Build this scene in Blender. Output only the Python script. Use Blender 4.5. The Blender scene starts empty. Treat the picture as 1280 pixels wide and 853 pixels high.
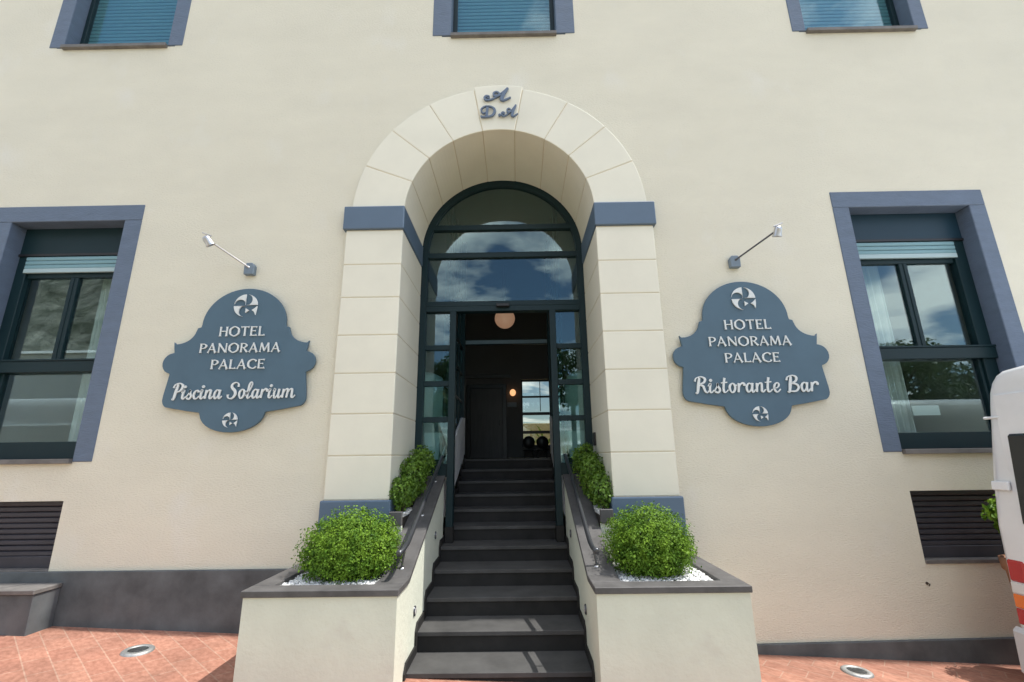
import bpy, bmesh, math, random
from mathutils import Vector, Matrix, noise as mnoise
R = math.radians
random.seed(7)
scene = bpy.context.scene
COL = scene.collection

# ------------------------------------------------------------------ camera
def cam_basis(p, y, r):
    cp, sp = math.cos(p), math.sin(p)
    f = Vector((0, cp, sp)); u = Vector((0, -sp, cp)); rt = Vector((1, 0, 0))
    Z = Matrix.Rotation(y, 3, 'Z')
    f, u, rt = Z @ f, Z @ u, Z @ rt
    cr, sr = math.cos(r), math.sin(r)
    return cr*rt + sr*u, -sr*rt + cr*u, f
rt, up, fw = cam_basis(R(14.37739), R(0.49585), R(-0.77167))
cd = bpy.data.cameras.new('camera'); cam = bpy.data.objects.new('camera', cd); COL.objects.link(cam)
cd.sensor_width = 36.0; cd.sensor_fit = 'HORIZONTAL'; cd.lens = 569/1280*36
cd.clip_start = 0.05; cd.clip_end = 2000
M4 = Matrix((rt, up, -fw)).transposed().to_4x4()
cam.matrix_world = M4
scene.camera = cam

# ------------------------------------------------------------------ sky, sun, exposure
SUN_EL = 62.5; SUN_BACK = 0.35          # degrees; the sun stands almost in the plane of the facade, to the right
world = bpy.data.worlds.new('World'); scene.world = world; world.use_nodes = True
nt = world.node_tree; nt.nodes.clear()
N = nt.nodes.new; L = nt.links.new
sky = N('ShaderNodeTexSky'); sky.sky_type = 'NISHITA'; sky.sun_disc = False
sky.sun_elevation = R(SUN_EL); sky.sun_rotation = R(90 - SUN_BACK); sky.air_density = 1.0; sky.dust_density = 0.3; sky.ozone_density = 2.0
tc = N('ShaderNodeTexCoord'); sep = N('ShaderNodeSeparateXYZ'); L(tc.outputs['Generated'], sep.inputs[0])
mx = N('ShaderNodeMath'); mx.operation = 'MAXIMUM'; L(sep.outputs['Z'], mx.inputs[0]); mx.inputs[1].default_value = 0.0
ad = N('ShaderNodeMath'); ad.operation = 'ADD'; L(mx.outputs[0], ad.inputs[0]); ad.inputs[1].default_value = 0.12
dv = N('ShaderNodeVectorMath'); dv.operation = 'DIVIDE'; L(tc.outputs['Generated'], dv.inputs[0])
cb = N('ShaderNodeCombineXYZ')
for i in range(3): L(ad.outputs[0], cb.inputs[i])
L(cb.outputs[0], dv.inputs[1])
nz = N('ShaderNodeTexNoise'); nz.inputs['Scale'].default_value = 1.7; nz.inputs['Detail'].default_value = 8; nz.inputs['Roughness'].default_value = 0.55
nz.inputs['Distortion'].default_value = 0.25
mp = N('ShaderNodeMapping'); mp.inputs['Location'].default_value = (3.1, 1.7, 0.4); L(dv.outputs[0], mp.inputs['Vector']); L(mp.outputs[0], nz.inputs['Vector'])
rp = N('ShaderNodeValToRGB'); rp.color_ramp.elements[0].position = 0.48; rp.color_ramp.elements[1].position = 0.64
L(nz.outputs['Fac'], rp.inputs[0])
mix = N('ShaderNodeMixRGB'); L(rp.outputs['Color'], mix.inputs['Fac']); L(sky.outputs[0], mix.inputs[1]); mix.inputs[2].default_value = (15.0, 14.8, 14.6, 1)
bg = N('ShaderNodeBackground'); bg.inputs['Strength'].default_value = 0.15; L(mix.outputs[0], bg.inputs['Color'])
out = N('ShaderNodeOutputWorld'); L(bg.outputs[0], out.inputs[0])

sl = bpy.data.lights.new('sun', 'SUN'); sl.energy = 4.1; sl.angle = R(0.53); sl.color = (1.0, 0.965, 0.91)
so = bpy.data.objects.new('sun', sl); COL.objects.link(so); so.location = (20, 0, 40)
sd = Vector((math.cos(R(SUN_EL)), math.sin(R(SUN_BACK)), math.sin(R(SUN_EL))))
so.rotation_euler = sd.to_track_quat('Z', 'Y').to_euler()
vs = scene.view_settings; vs.view_transform = 'Standard'; vs.look = 'None'; vs.exposure = 0.53; vs.gamma = 1.0; vs.use_curve_mapping = False
scene.render.engine = 'CYCLES'
scene.cycles.max_bounces = 10; scene.cycles.transparent_max_bounces = 16; scene.cycles.diffuse_bounces = 5

# ------------------------------------------------------------------ materials
MATS = {}
def mat(name, col, rough=0.7, metal=0.0, var=0.0, vscale=3.0, vstretch=(1, 1, 1), bump=0.0, bscale=40.0, bstretch=(1, 1, 1), spec=0.5,
        emis=None, estr=0.0, col2=None, bdist=0.01, transl=0.0, coat=0.0, detail=5, stain=None):
    m = bpy.data.materials.new(name); m.use_nodes = True
    t = m.node_tree; b = t.nodes['Principled BSDF']
    b.inputs['Base Color'].default_value = (*col, 1); b.inputs['Roughness'].default_value = rough; b.inputs['Metallic'].default_value = metal
    b.inputs['Specular IOR Level'].default_value = spec
    if coat: b.inputs['Coat Weight'].default_value = coat; b.inputs['Coat Roughness'].default_value = 0.08
    if emis: b.inputs['Emission Color'].default_value = (*emis, 1); b.inputs['Emission Strength'].default_value = estr
    tcn = t.nodes.new('ShaderNodeTexCoord')
    last = None
    if var or col2:
        mpn = t.nodes.new('ShaderNodeMapping'); mpn.inputs['Scale'].default_value = vstretch; t.links.new(tcn.outputs['Object'], mpn.inputs[0])
        nn = t.nodes.new('ShaderNodeTexNoise'); nn.inputs['Scale'].default_value = vscale; nn.inputs['Detail'].default_value = detail; nn.inputs['Roughness'].default_value = 0.6
        t.links.new(mpn.outputs[0], nn.inputs['Vector'])
        r = t.nodes.new('ShaderNodeValToRGB'); r.color_ramp.elements[0].position = 0.3; r.color_ramp.elements[1].position = 0.7
        c2 = col2 if col2 else tuple(c*(1-var) for c in col)
        r.color_ramp.elements[0].color = (*c2, 1); r.color_ramp.elements[1].color = (*tuple(min(1, c*(1+var*0.5)) for c in col), 1)
        t.links.new(nn.outputs['Fac'], r.inputs[0]); last = r.outputs[0]
        if stain:
            mp2 = t.nodes.new('ShaderNodeMapping'); mp2.inputs['Scale'].default_value = stain[1]; t.links.new(tcn.outputs['Object'], mp2.inputs[0])
            n2 = t.nodes.new('ShaderNodeTexNoise'); n2.inputs['Scale'].default_value = stain[2]; n2.inputs['Detail'].default_value = 6
            t.links.new(mp2.outputs[0], n2.inputs['Vector'])
            r2 = t.nodes.new('ShaderNodeValToRGB'); r2.color_ramp.elements[0].position = stain[3]; r2.color_ramp.elements[1].position = stain[4]
            t.links.new(n2.outputs['Fac'], r2.inputs[0])
            mm = t.nodes.new('ShaderNodeMixRGB'); mm.inputs[2].default_value = (*stain[0], 1); t.links.new(r2.outputs[0], mm.inputs[0]); t.links.new(last, mm.inputs[1]); last = mm.outputs[0]
        t.links.new(last, b.inputs['Base Color'])
    if bump:
        mpb = t.nodes.new('ShaderNodeMapping'); mpb.inputs['Scale'].default_value = bstretch; t.links.new(tcn.outputs['Object'], mpb.inputs[0])
        nb = t.nodes.new('ShaderNodeTexNoise'); nb.inputs['Scale'].default_value = bscale; nb.inputs['Detail'].default_value = 5; nb.inputs['Roughness'].default_value = 0.6
        t.links.new(mpb.outputs[0], nb.inputs['Vector'])
        bn = t.nodes.new('ShaderNodeBump'); bn.inputs['Strength'].default_value = bump; bn.inputs['Distance'].default_value = bdist
        t.links.new(nb.outputs['Fac'], bn.inputs['Height']); t.links.new(bn.outputs[0], b.inputs['Normal'])
    if transl:
        ob = t.nodes['Material Output']; tr = t.nodes.new('ShaderNodeBsdfTranslucent'); ms = t.nodes.new('ShaderNodeMixShader'); ms.inputs[0].default_value = transl
        if last: t.links.new(last, tr.inputs[0])
        else: tr.inputs[0].default_value = (*col, 1)
        t.links.new(b.outputs[0], ms.inputs[1]); t.links.new(tr.outputs[0], ms.inputs[2]); t.links.new(ms.outputs[0], ob.inputs[0])
    MATS[name] = m
    return m
def glass_mat(name, tint, ior=1.75, rough=0.0):
    m = bpy.data.materials.new(name); m.use_nodes = True; t = m.node_tree; t.nodes.clear()
    tr = t.nodes.new('ShaderNodeBsdfTransparent'); tr.inputs[0].default_value = (*tint, 1)
    gl = t.nodes.new('ShaderNodeBsdfGlossy'); gl.inputs['Roughness'].default_value = rough; gl.inputs[0].default_value = (0.80, 0.97, 1.0, 1)
    fr = t.nodes.new('ShaderNodeFresnel'); ge = t.nodes.new('ShaderNodeNewGeometry'); mi = t.nodes.new('ShaderNodeMix')
    mi.inputs[2].default_value = ior; mi.inputs[3].default_value = 1/ior      # the same reflectance on both faces of the pane
    t.links.new(ge.outputs['Backfacing'], mi.inputs[0]); t.links.new(mi.outputs[0], fr.inputs['IOR'])
    ms = t.nodes.new('ShaderNodeMixShader'); o = t.nodes.new('ShaderNodeOutputMaterial')
    t.links.new(fr.outputs[0], ms.inputs[0]); t.links.new(tr.outputs[0], ms.inputs[1]); t.links.new(gl.outputs[0], ms.inputs[2]); t.links.new(ms.outputs[0], o.inputs[0])
    MATS[name] = m; return m
def brick_mat(name, rot, bw, bh, c1, c2, mort, msize=0.008, bump=0.3):
    m = mat(name, c1, 0.8, spec=0.3); t = m.node_tree; b = t.nodes['Principled BSDF']
    tcn = t.nodes.new('ShaderNodeTexCoord'); mpn = t.nodes.new('ShaderNodeMapping'); mpn.inputs['Rotation'].default_value = (0, 0, rot)
    t.links.new(tcn.outputs['Object'], mpn.inputs[0])
    br = t.nodes.new('ShaderNodeTexBrick'); br.inputs['Scale'].default_value = 1.0; br.inputs['Brick Width'].default_value = bw; br.inputs['Row Height'].default_value = bh
    br.inputs['Mortar Size'].default_value = msize; br.inputs['Mortar Smooth'].default_value = 0.25; br.inputs['Bias'].default_value = 0.0
    br.inputs['Color1'].default_value = (*c1, 1); br.inputs['Color2'].default_value = (*c2, 1); br.inputs['Mortar'].default_value = (*mort, 1)
    t.links.new(mpn.outputs[0], br.inputs['Vector'])
    n = t.nodes.new('ShaderNodeTexNoise'); n.inputs['Scale'].default_value = 26; n.inputs['Detail'].default_value = 7; t.links.new(mpn.outputs[0], n.inputs['Vector'])
    mpx = t.nodes.new('ShaderNodeMapping'); mpx.inputs['Scale'].default_value = (0.7, 1.2, 1); t.links.new(mpn.outputs[0], mpx.inputs[0])
    n.inputs['Scale'].default_value = 30; t.links.new(mpx.outputs[0], n.inputs['Vector'])
    r = t.nodes.new('ShaderNodeValToRGB'); r.color_ramp.elements[0].position = 0.32; r.color_ramp.elements[1].position = 0.7
    r.color_ramp.elements[0].color = (0.72, 0.69, 0.68, 1); r.color_ramp.elements[1].color = (1.16, 1.2, 1.25, 1); t.links.new(n.outputs['Fac'], r.inputs[0])
    mu = t.nodes.new('ShaderNodeMixRGB'); mu.blend_type = 'MULTIPLY'; mu.inputs[0].default_value = 0.8
    t.links.new(br.outputs['Color'], mu.inputs[1]); t.links.new(r.outputs[0], mu.inputs[2]); t.links.new(mu.outputs[0], b.inputs['Base Color'])
    n3 = t.nodes.new('ShaderNodeTexNoise'); n3.inputs['Scale'].default_value = 2.2; n3.inputs['Detail'].default_value = 6; t.links.new(tcn.outputs['Object'], n3.inputs['Vector'])
    r3 = t.nodes.new('ShaderNodeValToRGB'); r3.color_ramp.elements[0].position = 0.35; r3.color_ramp.elements[1].position = 0.62
    r3.color_ramp.elements[0].color = (0.80, 0.82, 0.84, 1); r3.color_ramp.elements[1].color = (1.04, 1.04, 1.05, 1); t.links.new(n3.outputs['Fac'], r3.inputs[0])
    m3 = t.nodes.new('ShaderNodeMixRGB'); m3.blend_type = 'MULTIPLY'; m3.inputs[0].default_value = 1.0
    t.links.new(mu.outputs[0], m3.inputs[1]); t.links.new(r3.outputs[0], m3.inputs[2]); t.links.new(m3.outputs[0], b.inputs['Base Color'])
    bn = t.nodes.new('ShaderNodeBump'); bn.inputs['Strength'].default_value = bump; bn.inputs['Distance'].default_value = 0.006
    inv = t.nodes.new('ShaderNodeMath'); inv.operation = 'MULTIPLY_ADD'; inv.inputs[1].default_value = -1.0; t.links.new(br.outputs['Fac'], inv.inputs[0]); t.links.new(n.outputs['Fac'], inv.inputs[2])
    t.links.new(inv.outputs[0], bn.inputs['Height']); t.links.new(bn.outputs[0], b.inputs['Normal'])
    return m

M_wall = mat('cream_plaster', (0.76, 0.72, 0.585), 0.6, var=0.05, vscale=1.4, vstretch=(0.8, 1, 1.8), bump=0.8, bscale=40, bstretch=(1.0, 1.0, 3.0), bdist=0.013, spec=0.45,
             stain=((0.765, 0.735, 0.63), (1, 1, 0.8), 1.9, 0.60, 0.76))
M_stucco = mat('planter_stucco', (0.655, 0.675, 0.56), 0.75, var=0.08, vscale=2.2, bump=0.5, bscale=22, bdist=0.01, stain=((0.57, 0.56, 0.48), (1, 1, 1), 2.5, 0.62, 0.8))
M_vouss = mat('smooth_cream_render', (0.785, 0.755, 0.63), 0.6, var=0.07, vscale=1.4, bump=0.08, bscale=60)
M_groove = mat('joint_render', (0.66, 0.58, 0.44), 0.9, var=0.1)
M_blue = mat('blue_wall_paint', (0.115, 0.155, 0.22), 0.55, var=0.12, vscale=5, vstretch=(1, 1, 2.5), bump=0.6, bscale=22, bstretch=(1, 1, 4), bdist=0.01)
M_bluesm = mat('blue_smooth_paint', (0.10, 0.15, 0.215), 0.5, var=0.06, vscale=4, bump=0.06, bscale=60)
M_sign = mat('sign_blue_board', (0.075, 0.135, 0.185), 0.55, var=0.09, vscale=3)
M_signedge = mat('sign_board_edge', (0.07, 0.12, 0.18), 0.6)
M_white = mat('white_letter_paint', (0.70, 0.73, 0.72), 0.45)
M_mono = mat('blue_letter_paint', (0.12, 0.165, 0.24), 0.5)
M_teal = mat('dark_teal_aluminium', (0.0045, 0.021, 0.026), 0.45, spec=0.3, var=0.1, vscale=2)
M_teal2 = mat('blue_teal_panel', (0.009, 0.034, 0.055), 0.45, spec=0.35, var=0.1, vscale=2)
M_shut = mat('roller_shutter_teal', (0.055, 0.20, 0.225), 0.45, var=0.06, vscale=2)
M_shutl = mat('roller_shutter_pale', (0.19, 0.34, 0.38), 0.45, var=0.06, vscale=2)
M_shutw = mat('shutter_end_bar', (0.38, 0.50, 0.52), 0.4)
M_grille = mat('charcoal_slats', (0.040, 0.040, 0.050), 0.5, var=0.2, vscale=6)
M_stone = mat('lava_stone', (0.098, 0.094, 0.092), 0.62, var=0.35, vscale=7, bump=0.12, bscale=120, bdist=0.003, detail=8, spec=0.4)
M_tread = mat('sun_paled_tread_stone', (0.074, 0.073, 0.071), 0.7, spec=0.25, var=0.3, vscale=5, bump=0.1, bscale=130, bdist=0.002, detail=8)  # paler than the risers: sun on the tread tops painted in, plus some wear
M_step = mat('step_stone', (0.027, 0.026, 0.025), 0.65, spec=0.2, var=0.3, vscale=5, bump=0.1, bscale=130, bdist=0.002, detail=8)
M_plinth = mat('plinth_stone', (0.100, 0.110, 0.114), 0.7, var=0.45, vscale=3.5, bump=0.25, bscale=70, bdist=0.004, detail=9, stain=((0.13, 0.13, 0.13), (1, 1, 0.6), 3.0, 0.62, 0.85))
M_sill = mat('grey_sill_stone', (0.16, 0.15, 0.14), 0.6, var=0.3, vscale=8)
M_steel = mat('steel_satin', (0.55, 0.55, 0.56), 0.28, metal=1.0, var=0.1)
M_dsteel = mat('painted_steel', (0.10, 0.105, 0.115), 0.3, metal=0.7)
M_ring = mat('weathered_steel', (0.42, 0.43, 0.42), 0.5, metal=0.7, var=0.25, vscale=20)
M_lens = mat('frosted_ground_lens', (0.05, 0.055, 0.055), 0.25, var=0.6, vscale=30)
M_bracket = mat('grey_cast_mount', (0.17, 0.22, 0.27), 0.5, var=0.1)
M_black = mat('black_plastic', (0.012, 0.012, 0.013), 0.4)
M_leaf = mat('boxwood_leaf', (0.21, 0.35, 0.03), 0.55, col2=(0.032, 0.10, 0.008), vscale=11, transl=0.16, spec=0.2)
M_leaf2 = mat('shade_shrub_leaf', (0.20, 0.34, 0.035), 0.5, col2=(0.06, 0.14, 0.014), vscale=14, transl=0.3)
M_leaf3 = mat('tree_leaf', (0.06, 0.12, 0.02), 0.5, col2=(0.03, 0.07, 0.012), vscale=3, transl=0.3)
M_twig = mat('twig_bark', (0.06, 0.045, 0.03), 0.9, var=0.3)
M_pebble = mat('white_marble_pebble', (0.78, 0.78, 0.76), 0.6, var=0.12, vscale=30)
M_soil = mat('dark_soil', (0.03, 0.024, 0.018), 0.95, var=0.4, vscale=40)
M_glass = glass_mat('window_glass', (0.90, 0.97, 0.96), 1.75)
M_glassd = glass_mat('screen_glass', (0.70, 0.84, 0.83), 1.75)
M_glassc = glass_mat('dimming_glass', (0.58, 0.60, 0.57), 1.5)  # grey tint put in to dim the daylight through the rear lobby window
M_glassu = glass_mat('upper_window_glass', (0.95, 0.98, 0.98), 1.8)
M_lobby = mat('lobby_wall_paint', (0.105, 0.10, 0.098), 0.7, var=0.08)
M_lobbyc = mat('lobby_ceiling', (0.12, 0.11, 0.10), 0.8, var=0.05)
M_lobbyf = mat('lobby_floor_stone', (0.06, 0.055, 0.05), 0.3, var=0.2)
M_room = mat('room_wall_paint', (0.42, 0.42, 0.38), 0.8, var=0.05)
M_curt = mat('sheer_curtain', (0.72, 0.74, 0.72), 0.8, var=0.05, transl=0.35)
M_ddoor = mat('dark_wood_door', (0.05, 0.045, 0.045), 0.45, var=0.3, vscale=4, vstretch=(6, 1, 0.6))
M_panelw = mat('white_panel_paint', (0.84, 0.84, 0.86), 0.5, var=0.03)
M_globe = mat('lamp_globe_glass', (0.8, 0.62, 0.5), 0.4, emis=(1.0, 0.55, 0.33), estr=0.16)
M_sconce = mat('sconce_glow', (0.9, 0.7, 0.5), 0.4, emis=(1.0, 0.5, 0.22), estr=0.8)
M_urn = mat('pale_glazed_ceramic', (0.62, 0.68, 0.66), 0.3, var=0.05)
M_tiles = brick_mat('terracotta_paving', R(39.5), 0.29, 0.142, (0.40, 0.195, 0.130), (0.33, 0.15, 0.10), (0.40, 0.235, 0.165), msize=0.005)
M_asph = mat('street_paving', (0.30, 0.26, 0.185), 0.85, var=0.25, vscale=2.5, bump=0.3, bscale=60)
M_van = mat('white_van_paint', (0.80, 0.80, 0.81), 0.3, var=0.07, coat=0.6)
M_vglass = mat('dark_van_glass', (0.012, 0.014, 0.016), 0.06, spec=0.6)
M_rubber = mat('tyre_rubber', (0.02, 0.02, 0.02), 0.8)
M_vplas = mat('grey_bumper_plastic', (0.55, 0.55, 0.55), 0.5)
M_red = mat('red_lens', (0.42, 0.012, 0.015), 0.18, coat=0.5)
M_orange = mat('orange_lens', (0.78, 0.17, 0.02), 0.18, coat=0.5)
M_clear = mat('clear_lens', (0.68, 0.66, 0.64), 0.15, coat=0.5)
M_rock = mat('hillside_rock', (0.50, 0.47, 0.40), 0.95, col2=(0.03, 0.05, 0.02), vscale=0.8, bump=1.0, bscale=1.2, bdist=0.6, detail=9)
M_house = mat('white_house_render', (0.72, 0.71, 0.68), 0.8, var=0.05)
M_roof = mat('roof_tile', (0.35, 0.17, 0.10), 0.8, var=0.3, vscale=6)
M_terr = mat('terrace_wall_paint', (0.72, 0.62, 0.40), 0.8, var=0.08)
M_palm = mat('palm_leaf', (0.16, 0.22, 0.04), 0.5, transl=0.3)
M_pot = mat('terracotta_pot', (0.36, 0.17, 0.09), 0.75, var=0.2)

# ------------------------------------------------------------------ mesh helpers
class MB:
    def __init__(s): s.v = []; s.f = []; s.sm = []
    def add(s, verts, faces, smooth=False):
        o = len(s.v); s.v += [tuple(v) for v in verts]
        for f in faces: s.f.append([i+o for i in f]); s.sm.append(smooth)
        return s
    def box(s, x0, x1, y0, y1, z0, z1):
        x0, x1 = sorted((x0, x1)); y0, y1 = sorted((y0, y1)); z0, z1 = sorted((z0, z1))
        v = [(x0,y0,z0),(x1,y0,z0),(x1,y1,z0),(x0,y1,z0),(x0,y0,z1),(x1,y0,z1),(x1,y1,z1),(x0,y1,z1)]
        return s.add(v, [(0,3,2,1),(4,5,6,7),(0,1,5,4),(1,2,6,5),(2,3,7,6),(3,0,4,7)])
    def prism(s, poly, axis, a, b):
        """polygon in the plane normal to axis, extruded from a to b. axis Y: poly (x,z); X: poly (y,z); Z: poly (x,y)"""
        n = len(poly)
        def P(p, t): return {'Y': (p[0], t, p[1]), 'X': (t, p[0], p[1]), 'Z': (p[0], p[1], t)}[axis]
        v = [P(p, a) for p in poly] + [P(p, b) for p in poly]
        fs = [list(range(n)), list(range(2*n-1, n-1, -1))] + [[i, i+n, (i+1) % n + n, (i+1) % n] for i in range(n)]
        return s.add(v, fs)
    def tube(s, pts, r, n=10, cap=True, smooth=True):
        pts = [Vector(p) for p in pts]; rs = r if isinstance(r, (list, tuple)) else [r]*len(pts)
        vs = []; prev = None
        for i, p in enumerate(pts):
            d = (pts[min(i+1, len(pts)-1)] - pts[max(i-1, 0)]).normalized()
            if prev is None:
                a = d.cross(Vector((0, 0, 1)));
                if a.length < 0.1: a = d.cross(Vector((1, 0, 0)))
                a.normalize()
            else: a = (prev - d*prev.dot(d)).normalized()
            prev = a; b = d.cross(a)
            for k in range(n):
                t = 2*math.pi*k/n; vs.append(p + (a*math.cos(t) + b*math.sin(t))*rs[i])
        fs = []
        for i in range(len(pts)-1):
            for k in range(n): fs.append((i*n+k, i*n+(k+1) % n, (i+1)*n+(k+1) % n, (i+1)*n+k))
        s.add(vs, fs, smooth)
        if cap:
            o = len(vs); m = len(pts)-1
            s.add([vs[k] for k in range(n)], [list(range(n-1, -1, -1))]); s.add([vs[m*n+k] for k in range(n)], [list(range(n))])
        return s
    def lathe(s, prof, c, n=24, axis=Vector((0, 0, 1))):
        """prof: (radius, height) along axis from c"""
        axis = Vector(axis).normalized(); a = axis.cross(Vector((0, 1, 0)))
        if a.length < 0.1: a = axis.cross(Vector((1, 0, 0)))
        a.normalize(); b = axis.cross(a); c = Vector(c); vs = []
        for (r, h) in prof:
            for k in range(n):
                t = 2*math.pi*k/n; vs.append(c + axis*h + (a*math.cos(t) + b*math.sin(t))*max(r, 1e-4))
        fs = [(i*n+k, i*n+(k+1) % n, (i+1)*n+(k+1) % n, (i+1)*n+k) for i in range(len(prof)-1) for k in range(n)]
        return s.add(vs, fs, True)
    def build(s, name, m, parent=None, bevel=0.0, seg=1, fixn=True):
        base = world_loc(parent) if parent else Vector((0, 0, 0))
        me = bpy.data.meshes.new(name); me.from_pydata([(v[0]-base.x, v[1]-base.y, v[2]-base.z) for v in s.v], [], s.f)
        me.polygons.foreach_set('use_smooth', s.sm); me.materials.append(m); me.update()
        if fixn:
            bm = bmesh.new(); bm.from_mesh(me); bmesh.ops.recalc_face_normals(bm, faces=bm.faces); bm.to_mesh(me); bm.free()
        o = bpy.data.objects.new(name, me); COL.objects.link(o)
        if parent: o.parent = parent
        if bevel:
            b = o.modifiers.new('edge', 'BEVEL'); b.width = bevel; b.segments = seg; b.limit_method = 'ANGLE'; b.angle_limit = R(40)
        return o
def world_loc(o):
    p = Vector((0, 0, 0))
    while o: p = p + o.location; o = o.parent
    return p
def tag(o, label=None, cat=None, group=None, kind=None):
    if label: o['label'] = label
    if cat: o['category'] = cat
    if group: o['group'] = group
    if kind: o['kind'] = kind
    return o
def thing(name, label, cat, loc, group=None):
    o = bpy.data.objects.new(name, None); COL.objects.link(o); o.location = loc; o.empty_display_size = 0.2
    return tag(o, label, cat, group)
def arc(cx, cz, r, a0, a1, n, rz=None):
    rz = r if rz is None else rz
    return [(cx + r*math.cos(R(a0+(a1-a0)*i/n)), cz + rz*math.sin(R(a0+(a1-a0)*i/n))) for i in range(n+1)]

XC = -0.155                      # centre line of the entrance
WY = 4.38                        # front of the plastered wall
PY = 4.32                        # front of the arch surround
GY = 5.33                        # glazed screen
def ground_z(x): return -1.53 - 0.0445*x

# ------------------------------------------------------------------ ground
mb = MB()
xs = [-400, -60, -20, -9.5, 0, 9.5, 20, 60, 400]; ys = [-400, -60, -20, -3.2, 0, 4.7, 20, 60, 400]
def gz(x, y): return ground_z(max(-9.5, min(9.5, x))) - (0.03*max(0, min(2.6, 2.2-y)))
def sheet(x0, x1, y0, y1, nx, ny, dz=0.0):
    m_ = MB(); v = []; f = []
    for j in range(ny+1):
        for i in range(nx+1):
            x = x0+(x1-x0)*i/nx; y = y0+(y1-y0)*j/ny; v.append((x, y, gz(x, y)+dz))
    for j in range(ny):
        for i in range(nx): a = j*(nx+1)+i; f.append((a, a+1, a+nx+2, a+nx+1))
    return m_.add(v, f)
tag(sheet(-400, 400, -400, 400, 160, 160, -0.03).build('ground', M_asph, fixn=False), kind='structure')
tag(sheet(-9.5, 9.5, 2.9, 4.5, 38, 5, 0.002).build('pavement', M_tiles, fixn=False), kind='structure')

# ------------------------------------------------------------------ hotel building
B = thing('hotel_building', 'cream plastered hotel front with blue framed windows, tall entrance arch and dark plinth', 'building', (XC, 4.38, -1.5))
WINS = [  # centre x, outer half width, outer bottom, outer top, inner half width, inner bottom, inner top, mode
    (-4.803, 0.80, 0.015, 2.715, 0.615, 0.045, 2.53, 'left'),
    (4.192, 0.805, 0.005, 2.715, 0.633, 0.03, 2.53, 'right'),
    (-4.768, 0.808, 4.86, 7.55, 0.633, 4.87, 7.36, 'shut'),
    (-0.09, 0.853, 4.92, 7.55, 0.632, 4.925, 7.36, 'shut'),
    (4.155, 0.805, 4.875, 7.55, 0.645, 4.885, 7.36, 'shut')]
BAS = [(-5.45, -4.19, -0.915, -0.333), (3.55, 4.81, -0.915, -0.338)]
holes = [(c-(ho+hi)/2, c+(ho+hi)/2, zi0-0.02, (z1+zi1)/2) for (c, ho, z0, z1, hi, zi0, zi1, md) in WINS]
holes += [(a, b, c, d) for (a, b, c, d) in BAS]
holes += [(XC-1.05, XC+1.05, -2.6, 3.63)]
def holed_wall(x0, x1, z0, z1, ya, yb, holes):
    xs = sorted({x0, x1, *[h[0] for h in holes], *[h[1] for h in holes]}); zs = sorted({z0, z1, *[h[2] for h in holes], *[h[3] for h in holes]})
    def solid(i, j):
        if not (0 <= i < len(xs)-1 and 0 <= j < len(zs)-1): return False
        cx = (xs[i]+xs[i+1])/2; cz = (zs[j]+zs[j+1])/2
        return not any(h[0] < cx < h[1] and h[2] < cz < h[3] for h in holes)
    m = MB()
    idx = {}
    def V(i, j, y):
        k = (i, j, y)
        if k not in idx: idx[k] = len(m.v); m.v.append((xs[i], y, zs[j]))
        return idx[k]
    def F(*a): m.f.append(list(a)); m.sm.append(False)
    for i in range(len(xs)-1):
        for j in range(len(zs)-1):
            if not solid(i, j): continue
            F(V(i,j,ya), V(i+1,j,ya), V(i+1,j+1,ya), V(i,j+1,ya)); F(V(i,j,yb), V(i,j+1,yb), V(i+1,j+1,yb), V(i+1,j,yb))
            if not solid(i-1, j): F(V(i,j,ya), V(i,j+1,ya), V(i,j+1,yb), V(i,j,yb))
            if not solid(i+1, j): F(V(i+1,j,ya), V(i+1,j,yb), V(i+1,j+1,yb), V(i+1,j+1,ya))
            if not solid(i, j-1): F(V(i,j,ya), V(i,j,yb), V(i+1,j,yb), V(i+1,j,ya))
            if not solid(i, j+1): F(V(i,j+1,ya), V(i+1,j+1,ya), V(i+1,j+1,yb), V(i,j+1,yb))
    return m
holed_wall(-9.5, 9.5, -2.6, 9.2, WY, WY+0.32, holes).build('facade_wall', M_wall, B, fixn=True)
BW = (0.10, 0.86, 0.22, 1.68)      # rear lobby window
m = holed_wall(-9.5, 9.5, -2.6, 9.2, 10.0, 10.3, [(XC+BW[0]+0.155, XC+BW[1]+0.155, BW[2], BW[3])])
m.box(-9.5, -9.2, WY+0.32, 10.0, -2.6, 9.2); m.box(9.2, 9.5, WY+0.32, 10.0, -2.6, 9.2)
m.build('outer_wall', M_wall, B)
MB().box(-9.6, 9.6, WY-0.02, 10.4, 9.2, 9.45).build('roof', M_sill, B)

# plinth (dark stone band, left of the planter and right of it)
pl = MB()
pl.box(-9.5, -1.875, WY-0.035, WY+0.05, -2.6, -0.925)
pl.build('plinth', M_plinth, B, 0.004)
pl = MB(); pl.prism([(1.55, -2.6), (9.5, -2.6), (9.5, -1.45), (4.16, -1.515), (1.55, -1.552)], 'Y', WY-0.03, WY+0.05)
pl.build('plinth', M_plinth, B, 0.004)

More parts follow.
